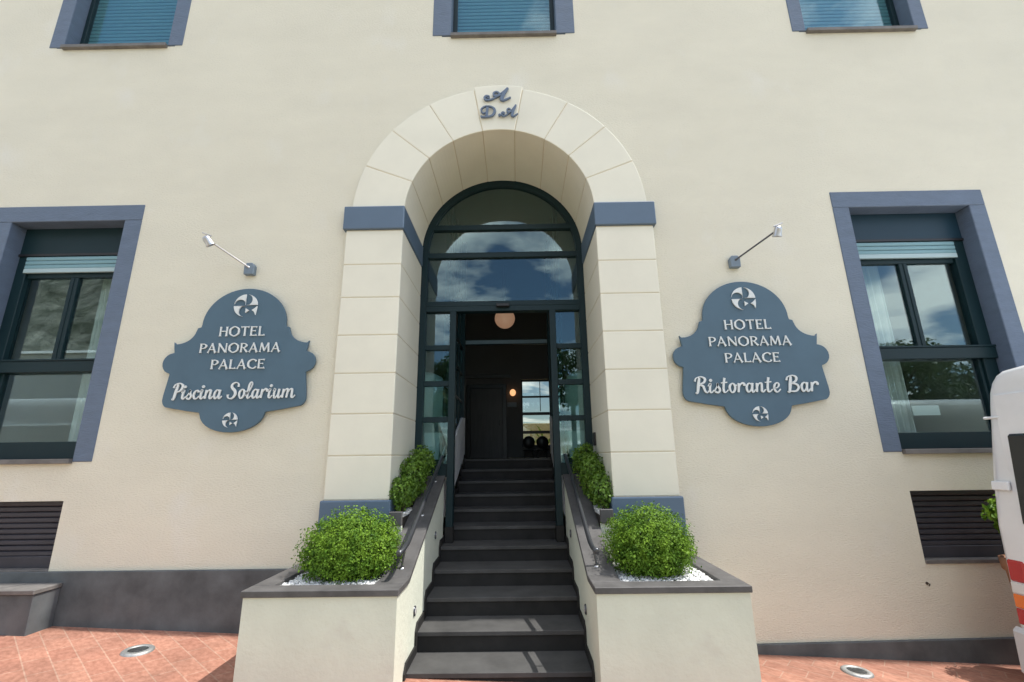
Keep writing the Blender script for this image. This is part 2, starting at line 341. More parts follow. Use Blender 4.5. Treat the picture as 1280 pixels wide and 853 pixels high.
def slats(m, x0, x1, z0, z1, y, pitch, depth):
    n = max(1, round((z1-z0)/pitch)); p = (z1-z0)/n
    for i in range(n):
        a = z0+i*p
        m.prism([(y+depth, a+0.001), (y+0.004, a+0.001), (y, a+p*0.18), (y, a+p*0.75), (y+depth*0.7, a+p*0.97), (y+depth, a+p*0.97)], 'X', x0, x1)
for (c, ho, z0, z1, hi, zi0, zi1, md) in WINS:
    yf = 4.53
    w = MB()                               # painted surround with its reveal
    a, b = c-ho, c+ho; ia, ib = c-hi, c+hi
    w.box(a, b, WY-0.008, yf+0.10, zi1, z1)
    w.box(a, ia, WY-0.008, yf+0.10, z0, zi1); w.box(ib, b, WY-0.008, yf+0.10, z0, zi1)
    win = w.build('window', M_blue, B, 0.006)
    MB().box(ia-0.0, ib+0.0, WY-0.045, yf+0.12, zi0-0.045, zi0).build('sill', M_sill, win, 0.004)
    fr = MB()
    if md == 'shut':
        fr.box(ia+0.002, ia+0.05, yf, yf+0.07, zi0+0.002, zi1-0.002); fr.box(ib-0.05, ib-0.002, yf, yf+0.07, zi0+0.002, zi1-0.002)
        fr.box(ia+0.05, ib-0.05, yf, yf+0.07, zi0+0.002, zi0+0.035); fr.box(ia+0.05, ib-0.05, yf+0.002, yf+0.07, zi1-0.08, zi1-0.002)
        fr.build('frame', M_teal, win, 0.003)
        sh = MB(); slats(sh, ia+0.05, ib-0.05, zi0+0.04, zi1-0.08, yf+0.05, 0.055, 0.016); sh.build('roller_shutter', M_shut, win)
        MB().box(ia+0.05, ib-0.05, yf+0.022, yf+0.028, zi0+0.035, zi1-0.08).build('pane', M_glassu, win)
        continue
    # header box, guides, casements, low fixed light
    MB().box(ia+0.002, ib-0.002, yf, yf+0.08, 2.225, zi1-0.002).build('shutter_box', M_teal2 if md == 'right' else M_teal, win, 0.003)
    MB().box(ia+0.002, ib-0.002, yf-0.012, yf+0.05, 2.198, 2.223).build('shutter_slot', M_black, win)
    g0 = 0.115 if md == 'left' else 0.07; g1 = 0.06 if md == 'left' else 0.13
    sh = MB(); slats(sh, ia+g0-0.02, ib-g1+0.02, 2.055, 2.196, yf-0.004, 0.047, 0.014); sh.build('roller_shutter', M_shutl, win)
    MB().box(ia+g0-0.02, ib-g1+0.02, yf-0.008, yf+0.02, 2.005, 2.053).build('shutter_bar', M_shutw, win, 0.003)
    fr.box(ia+0.002, ia+g0, yf+0.004, yf+0.09, 0.05, 2.197); fr.box(ib-g1, ib-0.002, yf+0.004, yf+0.09, 0.05, 2.197)
    fr.box(ia+g0, ib-g1, yf+0.03, yf+0.09, 1.955, 2.05)
    mid = -4.778 if md == 'left' else 4.148
    fr.box(mid-0.045, mid+0.045, yf+0.03, yf+0.09, 1.02, 1.955); fr.box(mid-0.004, mid+0.004, yf+0.022, yf+0.03, 1.02, 1.955)
    fr.box(ia+0.002, ib-0.002, yf-0.025, yf+0.09, 0.905, 1.02); fr.box(ia+0.002, ib-0.002, yf-0.035, yf+0.09, 1.02, 1.04)
    zb = 0.21 if md == 'left' else 0.185
    fr.box(ia+0.002, ib-0.002, yf-0.012, yf+0.09, zi0+0.002, zb)
    fr.box(ia+g0, ia+g0+0.03, yf+0.03, yf+0.09, zb, 0.905); fr.box(ib-g1-0.03, ib-g1, yf+0.03, yf+0.09, zb, 0.905)
    fr.build('frame', M_teal, win, 0.004)
    MB().box(ia+g0, ib-g1, yf+0.055, yf+0.061, zb, 0.905).build('pane', M_glass, win)
    MB().box(ia+g0, mid-0.045, yf+0.055, yf+0.061, 1.04, 1.955).build('pane', M_glass, win)
    MB().box(mid+0.045, ib-g1, yf+0.055, yf+0.061, 1.04, 1.955).build('pane', M_glass, win)
    if md == 'right': MB().box(ia+0.45, ia+0.72, yf+0.16, yf+0.17, 0.36, 0.46).build('notice_card', M_curt, win)
    # curtain
    cu = MB(); n = 80
    cx0, cx1 = (ia+0.02, ib-0.02) if md == 'left' else (ia+0.02, mid-0.05)
    if md == 'left': cx0 = mid+0.08
    vs_ = []; fs_ = []
    for i in range(n+1):
        x = cx0+(cx1-cx0)*i/n; y = yf+0.28+0.03*math.sin(i*0.72)+0.012*math.sin(i*1.9)
        vs_ += [(x, y, 0.1), (x+0.02*math.sin(i*0.3), y, 2.2)]
    for i in range(n): fs_.append((2*i, 2*i+2, 2*i+3, 2*i+1))
    cu.add(vs_, fs_, True).build('curtain', M_curt, win)
    rm = MB()          # room behind
    rm.box(ia-0.6, ib+0.6, 7.2, 7.3, -0.1, 2.7); rm.box(ia-0.7, ia-0.6, 4.75, 7.2, -0.1, 2.7); rm.box(ib+0.6, ib+0.7, 4.75, 7.2, -0.1, 2.7)
    rm.box(ia-0.7, ib+0.7, 4.71, 7.3, 2.7, 2.8); rm.box(ia-0.7, ib+0.7, 4.71, 7.3, -0.2, -0.1)
    rm.build('room', M_room, win)
for (a, b, z0, z1) in BAS:
    s_ = MB(); slats(s_, a, b, z0+0.10, z1, WY+0.085, 0.047, 0.03)
    bw = s_.build('basement_window', M_grille, B)
    MB().box(a, b, WY+0.075, WY+0.12, z0, z0+0.10).build('bottom_rail', M_grille, bw, 0.004)
    MB().box(a, b, WY-0.012, WY+0.075, z0-0.03, z0+0.003).build('sill', M_sill, bw, 0.003)
    MB().box(a, b, WY+0.125, WY+0.14, z0, z1).build('backing', M_black, bw)

# arch surround : voussoir blocks, keystone, pillars
CZ = 2.53; RI = 1.008; RO = 1.565
JA = [0, 21.7, 40.8, 60, 79.8, 100.2, 120, 139.2, 158.3, 180]
def sector(m, a0, a1, ri, ro, y0, y1, zmin=None):
    n = max(3, int(abs(a1-a0)/2.5))
    pin = arc(XC, CZ, ri, a0, a1, n); pout = arc(XC, CZ, ro, a0, a1, n)
    if zmin is not None: pin = [(x, max(z, zmin)) for x, z in pin]; pout = [(x, max(z, zmin)) for x, z in pout]
    vs = []
    for y in (y0, y1):
        vs += [(x, y, z) for x, z in pin] + [(x, y, z) for x, z in pout]
    k = n+1; fs = []
    for i in range(n):
        fs += [(i, i+1, k+i+1, k+i), (2*k+i, 3*k+i, 3*k+i+1, 2*k+i+1), (i, 2*k+i, 2*k+i+1, i+1), (k+i, k+i+1, 3*k+i+1, 3*k+i)]
    fs += [(0, k, 3*k, 2*k), (n, 2*k+n, 3*k+n, k+n)]
    m.add(vs, fs)
zi_t = 2.602
vm = MB(); g = 0.17
for i in range(9):
    if i == 4: continue
    a0 = JA[i]+g if i else math.degrees(math.asin((zi_t-CZ)/RO)); a1 = JA[i+1]-g if i < 8 else 180-math.degrees(math.asin((zi_t-CZ)/RO))
    sector(vm, a0, a1, RI, RO, PY, GY-0.045, zi_t)
surround = vm.build('arch_surround', M_vouss, B, 0.008, 2)
cm = MB(); sector(cm, 2.7, 177.3, RI+0.006, RO-0.006, PY+0.006, GY-0.046); cm.build('joint_filler', M_groove, surround)
km = MB(); sector(km, 79.8+g, 100.2-g, RI-0.003, RO+0.032, PY-0.006, GY-0.045)
key = km.build('keystone', M_vouss, surround, 0.008, 2)

for sgn in (-1, 1):
    pm = MB(); zs = [-0.352, 0.036, 0.420, 0.810, 1.192, 1.586, 1.945, 2.330]
    xi, xo = XC+sgn*1.010, XC+sgn*1.607
    for a, b in zip(zs[:-1], zs[1:]): pm.box(xi, xo, PY, GY-0.045, a+0.003, b-0.003)
    pil = pm.build('pillar', M_vouss, B, 0.008, 2)
    MB().box(xi+sgn*0.006, xo-sgn*0.006, PY+0.006, GY-0.046, -1.6, 2.34).build('joint_filler', M_groove, pil)
    MB().box(XC+sgn*0.998, XC+sgn*1.637, PY-0.028, GY-0.047, 2.335, 2.600).build('impost', M_bluesm, pil, 0.010, 2)
    MB().box(XC+sgn*0.990, XC+sgn*1.632, PY-0.022, GY-0.047, -1.6, -0.354).build('pillar_base', M_bluesm, pil, 0.012, 2)

# ------------------------------------------------------------------ stroke lettering
def crom(pts, n=8, closed=False):
    if len(pts) < 3: return pts
    P = [Vector((*p, 0)) if len(p) == 2 else Vector(p) for p in pts]; o = []
    m = len(P); rng = range(m) if closed else range(m-1)
    for i in rng:
        g_ = (lambda k: P[k % m]) if closed else (lambda k: P[max(0, min(m-1, k))])
        p0, p1, p2, p3 = g_(i-1), g_(i), g_(i+1), g_(i+2)
        for j in range(n):
            t = j/n
            o.append(0.5*((2*p1) + (p2-p0)*t + (2*p0-5*p1+4*p2-p3)*t*t + (3*p1-p0-3*p2+p3)*t**3))
    if not closed: o.append(P[-1])
    return [tuple(v) for v in o]
def ribbon(pts, closed=False):
    """pts: (x, z, width) -> left and right rails"""
    n = len(pts); Lr, Rr = [], []
    for i in range(n):
        if closed: a, b = pts[i-1], pts[(i+1) % n]
        else: a, b = pts[max(0, i-1)], pts[min(n-1, i+1)]
        dx, dz = b[0]-a[0], b[1]-a[1]; l = math.hypot(dx, dz) or 1
        nx, nz_ = -dz/l, dx/l; w = pts[i][2]/2
        Lr.append((pts[i][0]+nx*w, pts[i][1]+nz_*w)); Rr.append((pts[i][0]-nx*w, pts[i][1]-nz_*w))
    return Lr, Rr
def S(*pts): return ('s', pts)      # smooth stroke
def Ln(*pts): return ('l', pts)     # straight stroke
def C(*pts): return ('c', pts)      # closed smooth stroke
T, t_ = 0.145, 0.08
def stem(x, z0=0.0, z1=1.0, w=T): return Ln((x, z0, w*1.75), (x, z0+0.07, w*1.05), (x, (z0+z1)/2, w*0.95), (x, z1-0.07, w*1.05), (x, z1, w*1.75))
CAP = {
 'H': (0.84, [stem(0.12), stem(0.72), Ln((0.12, 0.52, t_), (0.72, 0.52, t_))]),
 'O': (0.98, [C((0.49, 1.0, 0.10), (0.13, 0.78, 0.15), (0.07, 0.5, 0.18), (0.13, 0.22, 0.15), (0.49, 0.0, 0.10), (0.85, 0.22, 0.15), (0.91, 0.5, 0.18), (0.85, 0.78, 0.15))]),
 'T': (0.76, [stem(0.38, 0, 1, T), Ln((0.02, 0.93, 0.21), (0.1, 0.955, t_), (0.66, 0.955, t_), (0.74, 0.93, 0.21))]),
 'E': (0.66, [stem(0.12), Ln((0.1, 0.955, t_), (0.52, 0.955, t_), (0.6, 0.92, 0.19)), Ln((0.12, 0.53, t_), (0.44, 0.53, t_), (0.5, 0.53, 0.17)), Ln((0.1, 0.045, t_), (0.55, 0.045, t_), (0.63, 0.09, 0.21))]),
 'L': (0.62, [stem(0.12), Ln((0.1, 0.045, t_), (0.52, 0.045, t_), (0.60, 0.09, 0.21))]),
 'P': (0.70, [stem(0.14), S((0.1, 0.95, t_), (0.42, 0.95, t_), (0.62, 0.82, 0.14), (0.63, 0.66, 0.15), (0.44, 0.48, t_), (0.2, 0.47, t_))]),
 'A': (0.86, [Ln((0.03, 0.0, 0.19), (0.08, 0.07, t_), (0.42, 1.0, t_)), Ln((0.38, 1.03, 0.13), (0.72, 0.10, T), (0.80, 0.0, 0.27)), Ln((0.18, 0.33, t_), (0.62, 0.33, t_))]),
 'N': (0.92, [stem(0.12, 0, 1, 0.10), Ln((0.08, 0.99, 0.16), (0.78, 0.03, T)), stem(0.80, 0, 1, 0.10)]),
 'R': (0.78, [stem(0.14), S((0.1, 0.95, t_), (0.42, 0.95, t_), (0.61, 0.82, 0.14), (0.61, 0.68, 0.15), (0.44, 0.52, t_), (0.2, 0.5, t_)), Ln((0.36, 0.5, 0.12), (0.62, 0.14, T), (0.74, 0.02, 0.2))]),
 'M': (1.06, [Ln((0.08, 0.0, 0.2), (0.10, 0.08, t_), (0.18, 1.0, 0.11)), Ln((0.17, 1.0, 0.15), (0.52, 0.12, T)), Ln((0.50, 0.1, t_), (0.84, 1.0, t_)), Ln((0.83, 1.0, 0.16), (0.93, 0.08, T), (0.95, 0.0, 0.27))]),
 'C': (0.86, [S((0.80, 0.78, 0.20), (0.72, 0.90, 0.13), (0.48, 0.98, 0.10), (0.17, 0.80, 0.15), (0.08, 0.5, 0.18), (0.17, 0.2, 0.15), (0.5, 0.02, 0.10), (0.74, 0.10, 0.11), (0.82, 0.22, 0.16))]),
}
h, k_ = 0.12, 0.068
SCR = {
 'P': (0.62, [S((0.30, 0.96, h), (0.24, 0.5, 0.17), (0.16, 0.0, h), (0.06, 0.02, k_)), S((0.04, 0.72, 0.11), (0.12, 0.93, k_), (0.40, 1.02, k_), (0.62, 0.86, 0.14), (0.56, 0.60, 0.13), (0.38, 0.46, k_), (0.24, 0.50, k_))]),
 'R': (0.78, [S((0.30, 0.96, h), (0.24, 0.5, 0.17), (0.16, 0.0, h), (0.06, 0.02, k_)), S((0.04, 0.72, 0.11), (0.12, 0.93, k_), (0.40, 1.02, k_), (0.62, 0.88, 0.14), (0.56, 0.66, 0.12), (0.30, 0.52, k_), (0.50, 0.42, 0.13), (0.60, 0.12, h), (0.72, 0.0, k_), (0.82, 0.12, k_))]),
 'B': (0.80, [S((0.30, 0.96, h), (0.24, 0.5, 0.17), (0.16, 0.0, h), (0.06, 0.02, k_)), S((0.04, 0.72, 0.11), (0.12, 0.93, k_), (0.42, 1.02, k_), (0.62, 0.88, 0.13), (0.54, 0.64, 0.11), (0.30, 0.54, k_), (0.58, 0.46, 0.11), (0.70, 0.26, h), (0.54, 0.03, 0.1), (0.16, 0.02, k_))]),
 'S': (0.72, [S((0.66, 0.74, 0.13), (0.62, 0.94, k_), (0.44, 1.02, k_), (0.24, 0.90, 0.12), (0.24, 0.70, 0.15), (0.46, 0.48, 0.17), (0.52, 0.22, 0.15), (0.34, 0.0, 0.1), (0.10, 0.04, k_), (0.04, 0.24, 0.14))]),
 'i': (0.34, [S((0.02, 0.40, k_), (0.14, 0.56, 0.13), (0.11, 0.30, h), (0.11, 0.08, 0.12), (0.20, 0.0, k_), (0.33, 0.16, k_)), C((0.17, 0.84, 0.07), (0.11, 0.78, 0.07), (0.17, 0.72, 0.07), (0.23, 0.78, 0.07))]),
 's': (0.42, [S((0.0, 0.08, k_), (0.16, 0.34, k_), (0.24, 0.58, 0.11), (0.22, 0.42, 0.12), (0.34, 0.18, h), (0.24, 0.0, 0.1), (0.06, 0.06, 0.11))]),
 'c': (0.44, [S((0.38, 0.42, 0.15), (0.30, 0.55, k_), (0.14, 0.46, 0.11), (0.08, 0.24, h), (0.16, 0.03, 0.11), (0.30, 0.02, k_), (0.46, 0.18, k_))]),
 'n': (0.58, [Ln((0.10, 0.56, 0.14), (0.08, 0.3, h), (0.06, 0.0, h)), S((0.08, 0.26, k_), (0.22, 0.52, k_), (0.36, 0.54, 0.12), (0.37, 0.28, h), (0.36, 0.08, 0.12), (0.44, 0.0, k_), (0.58, 0.16, k_))]),
 'a': (0.58, [C((0.36, 0.46, k_), (0.24, 0.56, k_), (0.11, 0.44, 0.11), (0.07, 0.22, h), (0.15, 0.01, 0.1), (0.28, 0.10, k_), (0.36, 0.30, k_)), S((0.42, 0.57, 0.13), (0.38, 0.26, h), (0.39, 0.05, 0.12), (0.46, 0.0, k_), (0.58, 0.16, k_))]),
 'o': (0.50, [C((0.24, 0.57, k_), (0.10, 0.44, 0.12), (0.07, 0.24, h), (0.16, 0.01, k_), (0.28, 0.03, 0.11), (0.38, 0.22, h), (0.36, 0.46, 0.11)), S((0.30, 0.50, k_), (0.38, 0.42, k_), (0.50, 0.46, k_))]),
 'l': (0.36, [S((0.0, 0.14, k_), (0.20, 0.50, k_), (0.32, 0.88, k_), (0.24, 1.04, k_), (0.14, 0.86, 0.12), (0.11, 0.40, h), (0.12, 0.08, 0.12), (0.20, 0.0, k_), (0.36, 0.16, k_))]),
 'r': (0.47, [Ln((0.12, 0.57, 0.15), (0.09, 0.3, h), (0.06, 0.0, h)), S((0.08, 0.22, k_), (0.18, 0.46, k_), (0.32, 0.58, 0.11), (0.42, 0.50, 0.15), (0.41, 0.40, 0.13))]),
 'u': (0.60, [S((0.02, 0.42, k_), (0.12, 0.57, 0.13), (0.09, 0.26, h), (0.15, 0.01, 0.12), (0.28, 0.10, k_), (0.38, 0.34, k_)), S((0.41, 0.57, 0.14), (0.38, 0.26, h), (0.39, 0.05, 0.12), (0.46, 0.0, k_), (0.60, 0.16, k_))]),
 'm': (0.88, [Ln((0.10, 0.56, 0.14), (0.08, 0.3, h), (0.06, 0.0, h)), S((0.08, 0.26, k_), (0.22, 0.52, k_), (0.36, 0.54, 0.12), (0.36, 0.28, h), (0.34, 0.0, h)), S((0.36, 0.26, k_), (0.50, 0.52, k_), (0.64, 0.54, 0.12), (0.66, 0.28, h), (0.66, 0.08, 0.12), (0.74, 0.0, k_), (0.88, 0.16, k_))]),
 't': (0.42, [S((0.22, 0.92, 0.13), (0.14, 0.44, h), (0.13, 0.10, 0.13), (0.22, 0.0, k_), (0.40, 0.16, k_)), Ln((0.0, 0.60, k_), (0.36, 0.64, k_))]),
 'e': (0.44, [S((0.08, 0.22, k_), (0.28, 0.28, k_), (0.36, 0.46, 0.1), (0.26, 0.57, k_), (0.12, 0.44, 0.11), (0.08, 0.22, h), (0.16, 0.02, 0.11), (0.28, 0.0, k_), (0.44, 0.16, k_))]),
}
def text_mesh(m, text, font, cx, z0, height, width, y, depth, slant=0.0, space=0.3, track=0.0):
    adv = 0; items = []
    for ch in text:
        if ch == ' ': adv += space; continue
        w, st = font[ch]; items.append((adv, st)); adv += w + track
    adv -= track
    sx = width/adv; n = 0
    for (ox, sts) in items:
        for (kind, pts) in sts:
            P = list(pts)
            if kind == 's': P = crom(P, 7)
            elif kind == 'c': P = crom(P, 7, True)
            Q = [((p[0]+ox+slant*p[1]-adv/2-slant*0.4)*sx+cx, z0+p[1]*height, p[2]*(sx+height)/2) for p in P]
            stroke3d(m, Q, y - 0.0004*(n % 7), depth, kind == 'c'); n += 1
def stroke3d(m, Q, y, depth, closed=False):
    A, Bv = ribbon(Q, closed); k = len(A)
    vs = [(a[0], y, a[1]) for a in A] + [(b[0], y, b[1]) for b in Bv] + [(a[0], y+depth, a[1]) for a in A] + [(b[0], y+depth, b[1]) for b in Bv]
    fs = []
    for i in range(k if closed else k-1):
        j = (i+1) % k
        fs += [(i, j, k+j, k+i), (2*k+i, 3*k+i, 3*k+j, 2*k+j), (i, 2*k+i, 2*k+j, j), (k+i, k+j, 3*k+j, 3*k+i)]
    if not closed: fs += [(0, k, 3*k, 2*k), (k-1, 3*k-1, 4*k-1, 2*k-1)]
    m.add(vs, fs)

# monogram on the keystone : A over D . A
mono = MB(); yk = PY-0.006-0.03
def put(sts, ox, oz, sx, sz, n0=0):
    for i, (kind, pts) in enumerate(sts):
        P = list(pts)
        if kind == 's': P = crom(P, 8)
        elif kind == 'c': P = crom(P, 8, True)
        stroke3d(mono, [(p[0]*sx+ox, p[1]*sz+oz, p[2]*(sx+sz)/2) for p in P], yk-0.0005*(i+n0), 0.022, kind == 'c')
AA = [S((0.10, 0.22, 0.10), (0.16, 0.32, 0.10), (0.06, 0.36, 0.10), (0.0, 0.20, 0.10), (0.10, 0.04, 0.08), (0.34, 0.16, 0.06), (0.66, 0.62, 0.06), (0.86, 0.98, 0.07)),
      Ln((0.88, 1.0, 0.10), (0.72, 0.52, 0.15), (0.62, 0.08, 0.16)), S((0.62, 0.10, 0.16), (0.72, 0.0, 0.09), (0.98, 0.22, 0.06)),
      C((0.44, 0.68, 0.08), (0.34, 0.56, 0.09), (0.38, 0.36, 0.10), (0.52, 0.36, 0.09), (0.55, 0.56, 0.08)), Ln((0.40, 0.38, 0.07), (0.72, 0.40, 0.07))]
DD = [Ln((0.42, 0.92, 0.17), (0.36, 0.1, 0.17)), S((0.06, 0.50, 0.10), (0.02, 0.74, 0.09), (0.30, 1.0, 0.08), (0.70, 0.92, 0.10), (0.88, 0.60, 0.18), (0.74, 0.18, 0.13), (0.36, 0.04, 0.09), (0.06, 0.06, 0.11), (0.0, 0.14, 0.1)), S((0.06, 0.50, 0.08), (0.16, 0.36, 0.08), (0.34, 0.46, 0.06))]
put(AA, XC-0.155, 3.90, 0.30, 0.165)
put(DD, XC-0.195, 3.675, 0.175, 0.145, 6); put(AA, XC+0.035, 3.68, 0.185, 0.15, 10)
put([C((0.5, 0.65, 0.3), (0.35, 0.5, 0.3), (0.5, 0.35, 0.3), (0.65, 0.5, 0.3))], XC-0.012, 3.672, 0.05, 0.05, 15)
mono.build('monogram', M_mono, key)

# ------------------------------------------------------------------ glazed entrance screen
def gx(v): return XC + v
sc = MB(); y0, y1 = GY-0.04, GY+0.04
sector(sc, 0, 180, RI-0.075, RI+0.02, y0, y1)
for s in (-1, 1):
    sc.box(gx(s*0.935), gx(s*1.025), y0, y1, -0.55, CZ)                    # jamb
    sc.box(gx(s*0.565), gx(s*0.640), y0-0.02, y1+0.02, -0.72, 1.735)       # door post
    for z in (1.29, 0.855, 0.437): sc.box(gx(s*0.640), gx(s*0.935), y0+0.005, y1-0.005, z-0.03, z+0.03)
    sc.box(gx(s*0.640), gx(s*0.935), y0+0.005, y1-0.005, -0.2, -0.06)
sc.box(gx(-0.935), gx(0.935), y0-0.015, y1+0.015, 1.735, 1.865)
sc.box(gx(-0.935), gx(0.935), y0-0.02, y1+0.02, 1.80, 1.815)
sc.box(gx(-0.935), gx(0.935), y0, y1, 2.45, 2.52)
sc.box(gx(-0.88), gx(0.88), y0, y1, 2.835, 2.905)
screen = sc.build('entrance_screen', M_teal, B, 0.003)
for s in (-1, 1): MB().box(gx(s*0.560), gx(s*0.645), y0-0.025, y1+0.025, -0.881, -0.721).build('post_base', M_step, screen, 0.003)
MB().box(gx(-0.075), gx(0.085), y0-0.075, y0-0.016, 1.775, 1.815).build('door_sensor', M_black, screen, 0.006)
fan = [(gx(-0.935), 1.865), (gx(0.935), 1.865)] + arc(XC, CZ, 0.935, 0, 180, 40)
MB().prism(fan, 'Y', GY-0.004, GY+0.004).build('pane', M_glassd, screen)
for s in (-1, 1):
    for (a, b) in ((1.32, 1.735), (0.885, 1.26), (0.467, 0.825), (-0.06, 0.407)):
        MB().box(gx(s*0.640), gx(s*0.935), GY-0.004, GY+0.004, a, b).build('pane', M_glassd, screen)
# vestibule: glazed sides, inner doorway at the stair head
vest = MB()
for s in (-1, 1):
    for yy in (5.75, 6.3, 6.75): vest.box(gx(s*0.70), gx(s*0.74), yy-0.02, yy+0.02, 0.0, 3.55)
    for z in (0.46, 0.86, 1.29, 1.72, 2.5): vest.box(gx(s*0.705), gx(s*0.735), 5.37, 7.16, z-0.02, z+0.02)
    vest.box(gx(s*0.67), gx(s*0.73), 7.17, 7.23, 0.0, 3.6)
vest.box(gx(-0.67), gx(0.67), 7.17, 7.23, 1.785, 1.865)
vb = vest.build('vestibule_frame', M_teal, B, 0.003)
for s in (-1, 1): MB().box(gx(s*0.716), gx(s*0.722), 5.38, 7.16, 0.0, 3.5).build('pane', M_glassd, vb)
MB().box(gx(-0.66), gx(0.66), 7.165, 7.168, 1.795, 1.855).build('door_header', M_bracket, vb)

# lobby shell
lob = MB()
lob.box(-3.4, -3.3, GY+0.1, 10.0, -0.15, 3.7); lob.box(3.3, 3.4, GY+0.1, 10.0, -0.15, 3.7)
lob.box(-3.4, gx(-1.03), GY+0.05, GY+0.1, -2.4, 3.7); lob.box(gx(1.03), 3.4, GY+0.05, GY+0.1, -2.4, 3.7)
lob.box(gx(-1.03), gx(1.03), GY+0.05, GY+0.1, 3.56, 3.7)
lob.box(-3.3, BW[0], 9.96, 9.99, 0.0, 3.6); lob.box(BW[1], 3.3, 9.96, 9.99, 0.0, 3.6); lob.box(BW[0], BW[1], 9.96, 9.99, 0.0, BW[2]); lob.box(BW[0], BW[1], 9.96, 9.99, BW[3], 3.6)
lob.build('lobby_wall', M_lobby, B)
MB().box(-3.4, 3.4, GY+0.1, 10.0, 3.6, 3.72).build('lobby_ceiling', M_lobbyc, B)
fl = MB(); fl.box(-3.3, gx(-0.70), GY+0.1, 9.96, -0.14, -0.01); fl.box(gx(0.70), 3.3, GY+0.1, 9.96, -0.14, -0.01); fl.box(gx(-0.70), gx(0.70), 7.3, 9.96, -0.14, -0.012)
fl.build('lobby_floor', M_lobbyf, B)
# rear window
rw = MB(); a, b, c, d = BW
rw.box(a, a+0.03, 10.06, 10.11, c, d); rw.box(b-0.03, b, 10.06, 10.11, c, d); rw.box(a+0.03, b-0.03, 10.06, 10.11, c, c+0.04); rw.box(a+0.03, b-0.03, 10.06, 10.11, d-0.04, d)
rw.box((a+b)/2+0.03, (a+b)/2+0.045, 10.06, 10.11, 0.98, d-0.04); rw.box(a+0.03, b-0.03, 10.06, 10.11, 1.28, 1.32); rw.box(a+0.03, b-0.03, 10.05, 10.12, 0.90, 0.96); rw.box(a+0.03, b-0.03, 10.05, 10.12, 0.50, 0.56)
rwo = rw.build('rear_window', M_black, B, 0.002)
MB().box(a+0.03, b-0.03, 10.083, 10.087, c+0.04, d-0.04).build('pane', M_glassc, rwo)
# inner door, panels on the back wall
dr = MB().box(-1.00, -0.31, 9.90, 9.955, -0.01, 1.47).build('inner_door', M_ddoor, B, 0.004)
df = MB(); df.box(-1.09, -1.0, 9.88, 9.955, -0.01, 1.56); df.box(-0.31, -0.22, 9.88, 9.955, -0.01, 1.56); df.box(-1.0, -0.31, 9.88, 9.955, 1.47, 1.56)
df.build('door_frame', M_black, dr, 0.004)
MB().box(-0.38, -0.36, 9.87, 9.90, 0.66, 0.78).build('handle', M_black, dr, 0.004)
MB().box(-2.2, -0.12, 9.90, 9.955, 1.70, 1.78).build('picture_rail', M_ddoor, B, 0.004)

# ------------------------------------------------------------------ entrance stairs
N0, TR, Z0, RS = 3.677, 0.3497, -1.462, 0.145
st = thing('entrance_stairs', 'dark grey stone steps climbing between two parapets into the open doorway', 'stairs', (XC, 3.3, -1.6))
for k in range(-1, 11):
    y = N0+TR*k; z = Z0+RS*k; last = (k == 10)
    s_ = MB()
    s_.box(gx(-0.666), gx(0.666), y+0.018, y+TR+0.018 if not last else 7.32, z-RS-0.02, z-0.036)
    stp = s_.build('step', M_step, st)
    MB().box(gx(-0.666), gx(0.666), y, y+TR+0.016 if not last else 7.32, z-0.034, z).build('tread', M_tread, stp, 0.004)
for s in (-1, 1):
    sk = MB()
    for k in range(-1, 10):
        y = N0+TR*k; z = Z0+RS*k; yn = y+TR
        poly = [(y-0.045, z-RS+0.06), (y-0.012, z-RS+0.0601), (y-0.012, z-0.02), (yn-0.012, z-0.02), (yn-0.012, z+0.062), (yn-0.045, z+0.062), (y+0.0, z+0.07), (y-0.045, z+0.015)]
        poly = [(y-0.05, z-RS+0.05), (y+0.01, z-RS+0.05), (y+0.01, z-0.02), (yn-0.01, z-0.02), (yn-0.01, z+0.05), (yn-0.05, z+0.05), (yn-0.05, z+0.07), (y, z+0.07), (y-0.05, z+0.03)]
        sk.prism([(y, z-0.02), (yn-0.05, z-0.02), (yn-0.05, z+0.065), (y, z+0.065)], 'X', gx(s*0.652), gx(s*0.6665))
        sk.prism([(yn-0.05, z-0.021), (yn+0.0, z-0.021), (yn+0.0, z+RS+0.065), (yn-0.05, z+RS+0.012)], 'X', gx(s*0.6525), gx(s*0.667))
    sk.build('skirting', M_step, st)
# white guard panels beside the inner flight
for s in (-1, 1):
    m = MB(); sl_ = 0.4147
    def nz_(y): return Z0 + (y-N0)*sl_
    m.prism([(5.42, nz_(5.42)+0.10), (5.42, nz_(5.42)+0.70), (6.95, nz_(6.95)+0.70), (7.30, 0.62), (7.30, 0.06)], 'X', gx(s*0.668), gx(s*0.70))
    m.build('guard_panel', M_panelw, st, 0.004)

